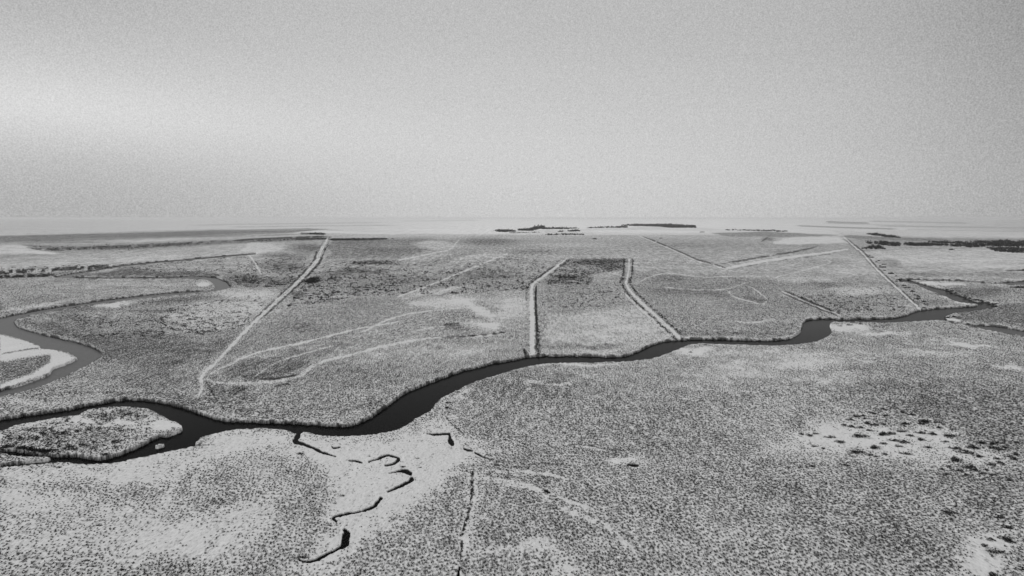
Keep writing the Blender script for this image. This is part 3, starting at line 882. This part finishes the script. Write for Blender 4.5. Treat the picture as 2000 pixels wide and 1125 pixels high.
def scatter(name, templates, pos, sx, sz, rot, mat, zoff=None):
    """one mesh made of many copies of small templates (uncountable ground cover)"""
    n = len(pos)
    which = rng.integers(0, len(templates), n)
    outs = []
    for k, tpl in enumerate(templates):
        m = which == k
        if not m.any():
            continue
        p, s, z, r = pos[m], sx[m], sz[m], rot[m]
        c, sn = np.cos(r), np.sin(r)
        t = tpl.reshape(-1, 3)
        x = (t[None, :, 0] * c[:, None] - t[None, :, 1] * sn[:, None]) * s[:, None] + p[:, 0:1]
        y = (t[None, :, 0] * sn[:, None] + t[None, :, 1] * c[:, None]) * s[:, None] + p[:, 1:2]
        zz = t[None, :, 2] * z[:, None] + p[:, 2:3]
        outs.append(np.stack([x, y, zz], -1).reshape(-1, 3))
    v = np.concatenate(outs).astype(np.float32)
    return build_mesh(name, v, np.arange(len(v), dtype=np.int32), 3, mat)


def sample(A, u, v):
    """bilinear look-up of a painted map at photo places"""
    fu = np.interp(u, u_arr, np.arange(cols))
    fv = np.interp(v, v_arr, np.arange(rows))
    i, j = np.clip(fv.astype(int), 0, rows - 2), np.clip(fu.astype(int), 0, cols - 2)
    a, b = fv - i, fu - j
    return (A[i, j] * (1 - a) * (1 - b) + A[i + 1, j] * a * (1 - b) + A[i, j + 1] * (1 - a) * b + A[i + 1, j + 1] * a * b)


# ------------------------------------------------------------------ tussocks
def tussock_band(y0, y1, px, py, blades, r, h, keep, seed, f0=1.0, f1=50.0):
    pts = []
    wid = math.ceil(((y1 + f1) * 0.80 + 20) / px) * px
    ys = np.arange(y0 - f0 - wid * .37, y1 + f1 + wid * .37, py)
    for k_, y in enumerate(ys):
        xs = np.arange(-wid, wid, px) + (k_ % 2) * px * .5
        pts.append(np.stack([xs, np.full(len(xs), y)], -1))
    p = np.concatenate(pts)
    p[:, 1] += p[:, 0] * .37
    p = p[(p[:, 1] > y0 - f0) & (p[:, 1] < y1 + f1) & (np.abs(p[:, 0]) < p[:, 1] * .8 + 20)]
    # rows drift a little, as the tussocks of a marsh do
    p[:, 0] += (rng.random(len(p)) - .5) * px * .7 + fbm(p[:, 0] / 22, p[:, 1] / 22, 2, seed) * 5
    p[:, 1] += (rng.random(len(p)) - .5) * py * .75 + fbm(p[:, 0] / 26, p[:, 1] / 20, 2, seed + 50) * 5
    u, v = project(p[:, 0], p[:, 1])
    cv = sample(cover, u, v)
    sd = sample(s_any, u, v)
    mixin = np.clip((p[:, 1] - y0 + f0) / (2 * f0), 0, 1) * np.clip((y1 + f1 - p[:, 1]) / (2 * f1), 0, 1)
    clump = vnoise(p[:, 0] / 2.6, p[:, 1] / 4.5, seed + 3) * .2 + vnoise(p[:, 0] / 14, p[:, 1] / 20, seed + 4) * .35 + rng.random(len(p)) * .45
    ok = (sd < -0.5) & (rng.random(len(p)) < mixin) & (clump < (cv * keep * 1.35 - .03) + .12 + .05 * (cv < .1) * (rng.random(len(p)) < .5))
    p, u, v, cv = p[ok], u[ok], v[ok], cv[ok]
    z = sample(Z, u, v)
    n = len(p)
    s = r * rng.uniform(.72, 1.2, n) * np.clip(.5 + 1.1 * cv, .5, 1.2)
    tp = [tuft(blades, 1.0, 1.0, seed * 10 + k) * np.array([.9, 1.5, 1.0], np.float32) for k in range(8)]     # drawn out by the prevailing wind
    return np.column_stack([p, z - .03]), s, h * rng.uniform(.5, 1.3, n), rng.normal(0, .25, n), tp


b1 = tussock_band(150, 350, 1.02, 1.8, 12, .41, .42, 1.15, 1, 1, 70)
b2 = tussock_band(350, 640, 1.25, 2.5, 8, .46, .5, 1.1, 2, 70, 110)
b3 = tussock_band(640, 1150, 2.4, 5.2, 6, .8, .7, 1.0, 3, 110, 150)
for b_, lab in ((b1, 'dead sedge tussocks dotting the snow in the foreground'), (b2, 'dead sedge tussocks on both banks of the river'),
                (b3, 'dead sedge tussocks on the meadows beyond the river')):
    print('tussocks', len(b_[0]))
    tag(scatter('sedge_tussock', b_[4], b_[0], b_[1], b_[2], b_[3], M_TUFT), lab, 'sedge', kind='stuff')

# ------------------------------------------------------------------ scrub (uncountable) on the middle ground
scrub_tp = [leaf_cloud(22, 1, 1, 1, .26, 3, 100 + k) for k in range(8)]


def scrub(poly, n, size, label, dens=None, seed=0, edge=0.5):
    P = np.array(poly, float)
    u0, u1, v0, v1 = P[:, 0].min(), P[:, 0].max(), P[:, 1].min(), P[:, 1].max()
    g = np.random.default_rng(seed)
    got = []
    k = 0
    while k < n:
        u = g.uniform(u0, u1, n * 2)
        v = g.uniform(v0, v1, n * 2)
        c = np.zeros(n * 2, bool)
        for i in range(len(P)):
            a, b = P[i], P[(i + 1) % len(P)]
            if a[1] == b[1]:
                continue
            c ^= ((a[1] > v) != (b[1] > v)) & (u < (b[0] - a[0]) * (v - a[1]) / (b[1] - a[1]) + a[0])
        cv = sample(cover, u, v)
        keep = c & (g.random(n * 2) < np.clip(cv * 1.3 - .1, 0.03, 1) ** 1.3) & (sample(s_any, u, v) < -1.5)
        keep &= vnoise(u / 9, v / 4, seed + 7) > edge * g.uniform(.5, 1.1, n * 2)
        got.append(np.stack([u[keep], v[keep]], -1))
        k += keep.sum()
        if len(got) > 30:
            break
    q = np.concatenate(got)[:n]
    x, y = unproject(q[:, 0], q[:, 1])
    m = len(q)
    s = size * g.uniform(.5, 1.4, m)
    tag(scatter('scrub', scrub_tp, np.column_stack([x, y, np.full(m, -.1)]), s, s * g.uniform(.55, .95, m), g.uniform(0, 6.28, m), M_SHRUB),
        label, 'scrub', kind='stuff')


scrub([(560, 600), (600, 545), (645, 512), (770, 508), (880, 522), (1000, 500), (1080, 512), (1030, 566), (900, 574), (700, 578), (640, 590)], 1500, 2.0,
      'dense scrub right of the broad track', seed=1)
scrub([(590, 556), (600, 545), (622, 541), (625, 551), (600, 556)], 70, 2.6, 'darkest scrub thicket touching the broad track', seed=2, edge=0)
scrub([(670, 516), (700, 511), (775, 508), (780, 512), (720, 519)], 90, 2.2, 'dark band of scrub near the far field edge', seed=3, edge=0)
scrub([(510, 505), (600, 505), (590, 545), (540, 562), (470, 560), (455, 548), (440, 535)], 560, 1.9, 'scrub left of the broad track', seed=4)
scrub([(1092, 512), (1118, 505), (1222, 505), (1222, 527), (1168, 534), (1150, 556), (1062, 556), (1082, 534)], 800, 1.9, 'dark plantation rows between the two middle tracks', seed=5, edge=.3)
scrub([(1058, 558), (1205, 556), (1230, 590), (1150, 603), (1060, 600)], 260, 1.4, 'thin young plantation below the dark one', seed=6)
scrub([(0, 522), (230, 516), (160, 530), (105, 540), (0, 545)], 420, 1.8, 'scrub strip above the left end of the meander', seed=7, edge=.3)
scrub([(45, 480), (200, 478), (500, 466), (640, 461), (640, 469), (480, 475), (250, 488), (100, 491)], 420, 2.6, 'long scrub belt on the left horizon fields', seed=8, edge=.3)
scrub([(330, 600), (400, 590), (500, 575), (520, 590), (470, 640), (400, 655), (300, 640)], 700, 1.1, 'sparse scrub left of the broad track below the meander', seed=9)
scrub([(120, 610), (300, 605), (330, 660), (200, 660)], 320, 1.0, 'sparse scrub inside the meander neck', seed=10)
scrub([(250, 524), (360, 510), (490, 500), (500, 530), (330, 533)], 500, 1.5, 'scrub inside the upper meander loop', seed=11)
scrub([(5, 850), (110, 822), (240, 800), (320, 822), (300, 846), (220, 880), (60, 880), (5, 872)], 520, .85, 'low scrub clumps on the river island', seed=12, edge=.35)
scrub([(0, 872), (40, 874), (110, 884), (180, 890), (110, 886), (60, 884), (0, 878)], 90, 1.0, 'dark scrub along the lower shore of the island', seed=14, edge=0)
scrub([(1560, 575), (1720, 560), (1780, 606), (1640, 612)], 420, 1.2, 'sparse scrub between the two right tracks', seed=13)
scrub([(645, 466.5), (700, 465.6), (785, 466.6), (700, 469), (645, 470)], 260, 4.0, 'dark scrub line at the head of the broad track', seed=15, edge=0)

# ------------------------------------------------------------------ hedges along the tracks (one thing each)


def hedge(pts, step, size, label, name='hedge', gap=.25, seed=0, jit=1.0):
    g = np.random.default_rng(seed)
    P = spline(pts, 2)
    x, y = unproject(P[:, 0], P[:, 1])
    L_ = np.concatenate([[0], np.cumsum(np.hypot(np.diff(x), np.diff(y)))])
    s_ = np.arange(0, L_[-1], step)
    s_ = s_[vnoise(s_ / 9, s_ * 0, seed) > gap]
    px, py = np.interp(s_, L_, x), np.interp(s_, L_, y)
    n = len(s_)
    px += g.normal(size=n) * jit
    py += g.normal(size=n) * jit
    s = size * g.uniform(.6, 1.3, n)
    return tag(scatter(name, scrub_tp, np.column_stack([px, py, np.full(n, -.1)]), s, s * g.uniform(.7, 1.1, n), g.uniform(0, 6.28, n), M_SHRUB), label, 'hedge')


hedge([(1047, 560), (1046, 600), (1049, 640), (1051, 662), (1053, 692)], 2.0, 1.1, 'thin dark hedge along the right side of the middle track', gap=.08, seed=1, jit=.5)
hedge([(p[0] - 8, p[1] + 2) for p in EAST_TRACK[2:]], 3.0, 1.3, 'broken hedge on the left side of the slanting track to the river', gap=.35, seed=2)
hedge([(p[0] + 8, p[1] - 2) for p in EAST_TRACK[2:]], 3.0, 1.3, 'broken hedge on the right side of the slanting track to the river', gap=.35, seed=3)
hedge([(p[0] - 10, p[1]) for p in EAST_TRACK[:3]], 6, 1.8, 'dark hedge at the upper left of the slanting track beside the plantation', gap=.2, seed=4)
hedge([(p[0] + 7, p[1]) for p in EAST_TRACK[:3]], 6, 1.8, 'dark hedge at the upper right of the slanting track', gap=.2, seed=5)
hedge([(1027, 572), (1030, 560), (1045, 547), (1062, 535), (1083, 520)], 5, 1.8, 'broken hedge left of the bend of the middle track', gap=.35, seed=6)
hedge([(1540, 572), (1570, 583), (1600, 596), (1630, 611)], 5, 1.3, 'thin hedge beside the short track', gap=.4, seed=7)
hedge([(1356, 506), (1372, 512), (1395, 518), (1415, 524)], 8, 1.6, 'low hedge where the faint far track meets the snow strip', gap=.3, seed=8)
hedge([(1024, 682), (1025, 688), (1027, 693)], .8, .9, 'short upright hedge stub left of the foot of the middle track', gap=0, seed=9, jit=.5)
hedge([(p[0] + 8, p[1] + 1) for p in MAIN_TRACK[1:7]], 7, 1.8, 'broken hedge along the right side of the broad track', gap=.45, seed=10)
hedge([(p[0] - 7, p[1] - 1) for p in MAIN_TRACK[2:7]], 7, 1.6, 'broken hedge along the left side of the broad track', gap=.5, seed=11)

# ------------------------------------------------------------------ single shrubs: copies of a few kinds
shrub_src = []
for k in range(5):
    t = leaf_cloud(420, 1.0, .85, .62, .085, 7, 200 + k).reshape(-1, 3)
    me = bpy.data.meshes.new('shrub')
    o = build_mesh('shrub', t, np.arange(len(t), dtype=np.int32), 3, M_SHRUB)
    shrub_src.append(o)
n_shrub = [0]


def shrub(u, v, wpx, label, group, hgt=.75, el_=1.0):
    """a low shrub; wpx is its width in the photograph"""
    k = n_shrub[0]
    o = shrub_src[k % 5] if k < 5 else shrub_src[k % 5].copy()
    if k >= 5:
        COL.objects.link(o)
    n_shrub[0] += 1
    x, y = unproject(u, v + wpx * .12)
    r_ = wpx * .5 * y / F * 1.25
    o.location = (float(x), float(y), float(sample(Z, np.array([u]), np.array([v]))[0]) - .08)
    o.scale = (r_, r_ * el_, r_ * hgt)
    o.rotation_euler = (0, 0, random.uniform(-.25, .25))
    tag(o, label, 'shrub', group)
    return o


G1 = 'dark shrubs scattered over the snowy patch on the right'
L1 = 'small dark shrub in the snowy patch on the right'
t8 = [(905, 795, 9), (690, 850, 10), (740, 845, 8), (780, 820, 8), (820, 830, 9), (655, 875, 12), (765, 870, 8), (765, 897, 11),
      (820, 912, 12), (590, 918, 8), (660, 928, 11), (800, 962, 8), (885, 985, 16), (945, 982, 14), (320, 997, 10), (265, 988, 8),
      (370, 985, 8), (1045, 818, 9), (1115, 835, 10), (1215, 887, 16), (1200, 905, 10), (1320, 897, 9), (1225, 960, 6), (1185, 975, 12), (1105, 1000, 11),
      (1295, 985, 12), (1420, 1000, 15), (1185, 1030, 13), (980, 1038, 12), (900, 1062, 12), (1075, 1050, 15), (1020, 1085, 10), (820, 1085, 16),
      (1455, 1095, 14), (1660, 1055, 12), (1610, 1090, 18), (1760, 1097, 12), (1745, 1062, 12), (1785, 1055, 9), (430, 1100, 6), (490, 1115, 5), (360, 1082, 8),
      (1245, 1090, 10), (1530, 1115, 9), (900, 910, 8), (1080, 905, 12), (1040, 965, 12), (1330, 935, 9), (1380, 1045, 9), (1850, 1093, 9), (1950, 1055, 9), (1440, 950, 8), (775, 955, 8)]
for (zx, zy, w) in t8:
    shrub(1500 + zx / 4, 600 + zy / 4, w * 1.15, L1, G1)
t4 = [(785, 170, 9), (840, 182, 8), (1045, 160, 8), (1090, 165, 10), (1640, 180, 13), (1735, 240, 12), (1785, 200, 10), (1825, 232, 11),
      (1810, 130, 12), (1930, 165, 12), (1545, 265, 12), (1610, 285, 12), (1365, 282, 9), (1390, 320, 10), (1540, 322, 10), (1480, 290, 12), (345, 258, 9), (1245, 115, 9),
      (1670, 310, 9), (1700, 285, 8), (1880, 185, 10), (1920, 205, 11), (1420, 262, 9), (1750, 320, 10), (1880, 360, 12), (590, 243, 12), (910, 165, 10), (1600, 262, 12)]
for (zx, zy, w) in t4:
    shrub(1500 + zx / 4, 845 + zy / 4, w * 1.1, L1, G1)
for (u, v, w, lab) in [
        (1680, 850, 22, 'wide dark shrub in the middle of the snowy patch on the right'),
        (1728, 810, 12, 'round dark shrub at the upper edge of the snowy patch on the right'),
        (1620, 852, 15, 'dark shrub left of the wide one in the snowy patch'),
        (1639, 861, 17, 'black shrub alone in the bare snow left of the patch'),
        (1683, 833, 12, 'black shrub above the wide one in the snowy patch'),
        (1675, 881, 20, 'loose grey shrub at the lower edge of the snowy patch'),
        (1862, 895, 26, 'widest black shrub at the right end of the snowy patch'),
        (1885, 882, 19, 'black shrub just above the widest one at the right end'),
        (1962, 1050, 22, 'large black shrub near the right edge above the bottom corner'),
        (1976, 1056, 18, 'black shrub touching the large one near the right edge'),
        (1943, 1077, 23, 'large oval black shrub in the bottom right snow patch'),
        (1936, 1120, 20, 'dark shrub at the bottom edge of the right snow patch'),
        (1948, 1009, 18, 'faint dark shrub above the bottom right snow patch'),
        (1967, 1029, 20, 'long dark shrub between the faint one and the large one'),
        (1938, 1053, 15, 'pale shrub left of the large one near the right edge'),
        (1855, 1000, 20, 'flat grey shrub on the dense sedge near the right edge'),
        (1920, 1064, 15, 'small shrub left of the large oval one'),
        (1996, 1110, 16, 'dark shrub in the bottom right corner'),
        (1236, 906, 14, 'low shrub at the foot of the small snow clearing'),
        (1066, 957, 12, 'dark shrub beside the small pond in the lower middle'),
        (1659, 634, 9, 'dark round shrub on the near river bank below the sharp bend'),
        (1679, 632, 8, 'pointed shrub on the near river bank at the water'),
        (1640, 636, 6, 'small shrub nearest the inner corner of the sharp river bend'),
        (786, 911, 9, 'small dark shrub beside the creek hook'),
        (670, 967, 9, 'dark shrub on the slope left of the creek'),
        (651, 946, 6, 'small shrub left of the creek bend'),
        (662, 950, 6, 'small shrub just right of its twin left of the creek'),
        (590, 1085, 18, 'loose grey shrub at the lowest creek end'),
        (585, 885, 12, 'ragged shrub below the creek mouth'),
        (265, 1057, 9, 'dark shrub in the snow at lower left'),
        (192, 1025, 12, 'dark shrub clump at the left edge of the tussocks'),
        (165, 1093, 12, 'long dark shrub near the bottom left'),
        (184, 1105, 8, 'narrow dark shrub near the bottom left'),
        (239, 1112, 10, 'dark shrub near the bottom edge at left'),
        (117, 913, 10, 'grey shrub on the bank below the island'),
        (875, 785, 9, 'black shrub on the bank beside the river widening'),
        (872, 795, 10, 'black shrub below its neighbour on the bank at the river widening'),
        (893, 765, 8, 'dark shrub at the top of the bank beside the river widening'),
        (205, 886, 16, 'black shrub at the lower tip of the island'),
        (1350, 687, 7, 'small dark shrub on the snowy near bank in the middle right'),
        (1378, 673, 6, 'small dark shrub at the water on the middle right bank'),
        (1856, 501 - 14, 10, 'dark low shrub below the far right wood'),
        (1986, 560, 16, 'dark shrub by the far channel at the right edge'),
        (1290, 464 + 1, 5, 'tiny dark shrub on the far pale field'),
        (1163, 466, 9, 'lone dark shrub on the far pale field'),
        (1371, 453, 7, 'tiny dark shrub on the horizon right of the hill wood')]:
    shrub(u, v, w, lab, None, hgt=.6)
G2 = 'shrubs growing along the long thin track on the right'
for i in range(26):
    t = i / 25
    u = 1700 + 108 * t + random.uniform(-5, 9)
    v = 505 + 98 * t - 4 + random.uniform(-3, 2)
    shrub(u, v, random.uniform(4.5, 8.5), 'dark shrub beside the long thin track on the right', G2, hgt=.9)
G3 = 'shrubs dotted beside the dashed ditch line'
for i in range(14):
    t = i / 13
    shrub(float(np.interp(t, np.linspace(0, 1, len(DITCH)), [p[0] for p in DITCH])) + random.uniform(-3, 3),
          float(np.interp(t, np.linspace(0, 1, len(DITCH)), [p[1] for p in DITCH])) + random.uniform(-6, 6), random.uniform(3.5, 7),
          'small black shrub on the dashed ditch line at the bottom middle', G3, hgt=.6)
G4 = 'shrubs on the outer bank of the far right channel'
for (u, v) in [(1848, 565), (1856, 568), (1866, 572), (1876, 577), (1884, 580), (1893, 582), (1905, 585), (1915, 587), (1930, 590), (1942, 593), (1862, 618), (1872, 621), (1850, 620)]:
    shrub(u, v, random.uniform(5, 9), 'dark shrub on the bank of the far right channel', G4, hgt=.8)
G5 = 'faint grey shrubs dotting the snow of the creek valley'
for (u, v) in [(505, 858), (640, 862), (672, 857), (675, 867), (697, 861), (725, 852), (720, 890), (713, 912), (814, 895), (684, 932), (822, 912), (700, 989), (765, 996),
               (778, 1002), (723, 1010), (706, 1028), (650, 1017), (622, 994), (652, 982), (567, 976), (590, 987), (603, 1052), (574, 1044), (640, 1100), (660, 1085), (611, 1066), (752, 985), (880, 876)]:
    shrub(u, v, random.uniform(4, 7.5), 'faint small shrub in the snow of the creek valley', G5, hgt=.45)

# ------------------------------------------------------------------ far woods (each reads as one mass)
wood_tp = [leaf_cloud(46, 1, 1, 1.15, .20, 5, 300 + k, low=.1) for k in range(8)]


def wood(poly, n, height, label, seed=0):
    P = np.array(poly, float)
    g = np.random.default_rng(seed)
    u = g.uniform(P[:, 0].min(), P[:, 0].max(), n * 8)
    v = g.uniform(P[:, 1].min(), P[:, 1].max(), n * 8)
    c = np.zeros(n * 8, bool)
    for i in range(len(P)):
        a, b = P[i], P[(i + 1) % len(P)]
        if a[1] == b[1]:
            continue
        c ^= ((a[1] > v) != (b[1] > v)) & (u < (b[0] - a[0]) * (v - a[1]) / (b[1] - a[1]) + a[0])
    u, v = u[c][:n], v[c][:n]
    x, y = unproject(u, v)
    m = len(u)
    h = height * 1.15 * g.uniform(.45, 1.15, m)
    tag(scatter('wood', wood_tp, np.column_stack([x, y, np.full(m, -.3)]), h * g.uniform(.5, .8, m), h * .75, g.uniform(0, 6.28, m), M_TREE), label, 'wood', kind='stuff')


wood([(962, 450.5), (980, 449.5), (1005, 451), (1008, 453), (975, 453.5)], 130, 12, 'short dark wood on the horizon, leftmost of the far ones', 1)
wood([(1012, 449), (1040, 446.5), (1055, 445.5), (1110, 446), (1135, 446.3), (1110, 447.5), (1050, 448), (1040, 451), (1012, 450.5)], 330, 14, 'long dark wood in the middle of the horizon', 2)
wood([(1040, 445.8), (1050, 444.5), (1064, 444), (1062, 447), (1045, 447.5)], 90, 22, 'taller hump of wood in the middle of the horizon', 3)
wood([(1145, 445.4), (1180, 444), (1225, 442.6), (1225, 444.6), (1190, 445), (1150, 446)], 150, 13, 'thin line of wood joining the middle wood and the hill wood', 4)
wood([(1213, 440.5), (1240, 438.6), (1310, 438), (1330, 440), (1358, 441), (1358, 445.2), (1310, 445), (1280, 442.5), (1225, 441.5)], 1300, 15, 'widest dark wood on the pale hill at the horizon', 5)
wood([(1200, 444.5), (1222, 443.8), (1222, 445.2), (1202, 445.2)], 40, 9, 'small clump below the left end of the hill wood', 6)
wood([(1108, 451.3), (1132, 450.3), (1132, 452), (1110, 452.5)], 60, 11, 'small dark clump below the middle wood', 7)
wood([(1090, 452), (1100, 451.5), (1100, 453), (1090, 453)], 20, 9, 'smallest dark clump left of the small one', 8)
wood([(1060, 458), (1100, 457.5), (1140, 457.6), (1140, 459.2), (1100, 459), (1070, 459.6)], 110, 8, 'thin row of low wood at the edge of the pale field', 9)
wood([(995, 454.5), (1055, 453.6), (1055, 454.4), (996, 455.6)], 60, 6, 'thin dotted row of wood under the leftmost far wood', 10)
wood([(1415, 449), (1450, 449), (1500, 450), (1545, 452.5), (1520, 453), (1470, 451.2), (1420, 450)], 170, 9, 'thin low wood on the horizon right of the hill wood', 11)
wood([(1690, 457), (1708, 456), (1725, 459), (1745, 462), (1760, 465), (1735, 463.5), (1700, 459)], 180, 9, 'low hump of wood fading in haze at the right', 12)
wood([(1692, 474), (1730, 473), (1760, 476), (1755, 482), (1725, 479), (1695, 476)], 180, 8, 'wood just behind the grove at the right', 13)
wood([(1765, 476), (1800, 475), (1850, 478), (1850, 480), (1790, 481), (1765, 479)], 240, 7, 'long low wood right of the grove', 14)
wood([(1810, 473), (1880, 473), (1960, 471), (2040, 473), (2040, 483), (1930, 481), (1900, 484), (1850, 481), (1880, 477), (1830, 475)], 700, 8.5, 'broad dark wood at the right edge', 15)
wood([(1925, 484), (1960, 484), (2040, 486), (2040, 493), (1980, 494), (1945, 491)], 330, 7, 'dark lower tongue of wood at the right edge', 16)
wood([(600, 456.5), (612, 455.5), (634, 456), (634, 458), (605, 458)], 60, 8, 'small dark wood just left of the head of the broad track', 17)
wood([(500, 470), (575, 467), (638, 466), (638, 467.5), (575, 468.5), (510, 471)], 90, 5, 'thin dark row of wood left of the broad track head', 18)

# ------------------------------------------------------------------ the near grove: single trees with trunk and crown


def tree_kind(seed):
    root = bpy.data.objects.new('tree', None)
    root.empty_display_size = 1
    COL.objects.link(root)
    g = np.random.default_rng(seed)
    v, f = [], []
    segs = [((0, 0, -.4), .30), ((.1, .05, 2.0), .22), ((.0, .15, 4.5), .14), ((.15, .1, 8), .05)]

    def limb(path):
        base = len(v)
        for (c, r_) in path:
            for k in range(6):
                a = k * math.pi / 3
                v.append((c[0] + math.cos(a) * r_, c[1] + math.sin(a) * r_, c[2]))
        for i in range(len(path) - 1):
            for k in range(6):
                a0, a1 = base + i * 6 + k, base + i * 6 + (k + 1) % 6
                f.extend([a0, a1, a1 + 6, a0 + 6])
    limb(segs)
    for k in range(6):
        a = k * 1.1 + g.uniform(0, .5)
        z0 = 1.6 + k * .8
        L_ = 3.4 - k * .35
        limb([((0, .05, z0), .10), ((math.cos(a) * L_ * .5, math.sin(a) * L_ * .5, z0 + .9), .06), ((math.cos(a) * L_, math.sin(a) * L_, z0 + 2.2), .02)])
    build_mesh('trunk', np.array(v), np.array(f, dtype=np.int32), 4, M_BARK, root)
    t = leaf_cloud(900, 4.2, 4.2, 7.5, .34, 9, seed, low=.6).reshape(-1, 3)
    build_mesh('crown', t, np.arange(len(t), dtype=np.int32), 3, M_TREE, root)
    return root


tree_src = [tree_kind(400 + k) for k in range(3)]
grove = [(1684, 486, .6), (1689, 485.6, .75), (1694, 485, .8), (1699, 485.5, .95), (1704, 484, 1.15), (1709, 485.4, 1.1), (1714, 485, 1.2), (1719, 486, 1.05),
         (1724, 486.6, .85), (1706, 482, 1.1), (1698, 483, .85), (1715, 482.6, 1.1), (1728, 487, .55), (1702, 486.6, .8), (1711, 487, .75), (1721, 484, .95), (1692, 487, .5)]
for i, (u, v, s) in enumerate(grove):
    if i < 3:
        root = tree_src[i]
    else:
        src = tree_src[i % 3]
        root = src.copy()
        COL.objects.link(root)
        for ch in src.children:
            c = ch.copy()
            COL.objects.link(c)
            c.parent = root
    x, y = unproject(u, v)
    root.location = (float(x), float(y), 0)
    root.scale = (s * 1.35, s * 1.35, s * 1.25)
    root.rotation_euler = (0, 0, random.uniform(0, 6.28))
    tag(root, 'dark tree in the small grove standing alone before the right woods', 'tree', 'trees of the small grove before the right woods')

# ------------------------------------------------------------------ haze over the plain
bpy_v = np.array([(x, y, z) for x in (-160000., 160000.) for y in (-31000., 110000.) for z in (-6., 104.)])
hf = np.array([0, 1, 3, 2, 4, 6, 7, 5, 0, 4, 5, 1, 2, 3, 7, 6, 0, 2, 6, 4, 1, 5, 7, 3], dtype=np.int32)
hm = bpy.data.materials.new('haze')
hm.use_nodes = True
hm.node_tree.nodes.clear()
pv = hm.node_tree.nodes.new('ShaderNodeVolumePrincipled')
pv.inputs['Color'].default_value = (.83, .83, .83, 1)
pv.inputs['Density'].default_value = 1.8e-5
pv.inputs['Anisotropy'].default_value = 0.2
ho = hm.node_tree.nodes.new('ShaderNodeOutputMaterial')
hm.node_tree.links.new(pv.outputs[0], ho.inputs['Volume'])
hz = build_mesh('haze', bpy_v, hf, 4, hm)
tag(hz, 'pale winter haze hanging over the plain', 'haze', kind='stuff')
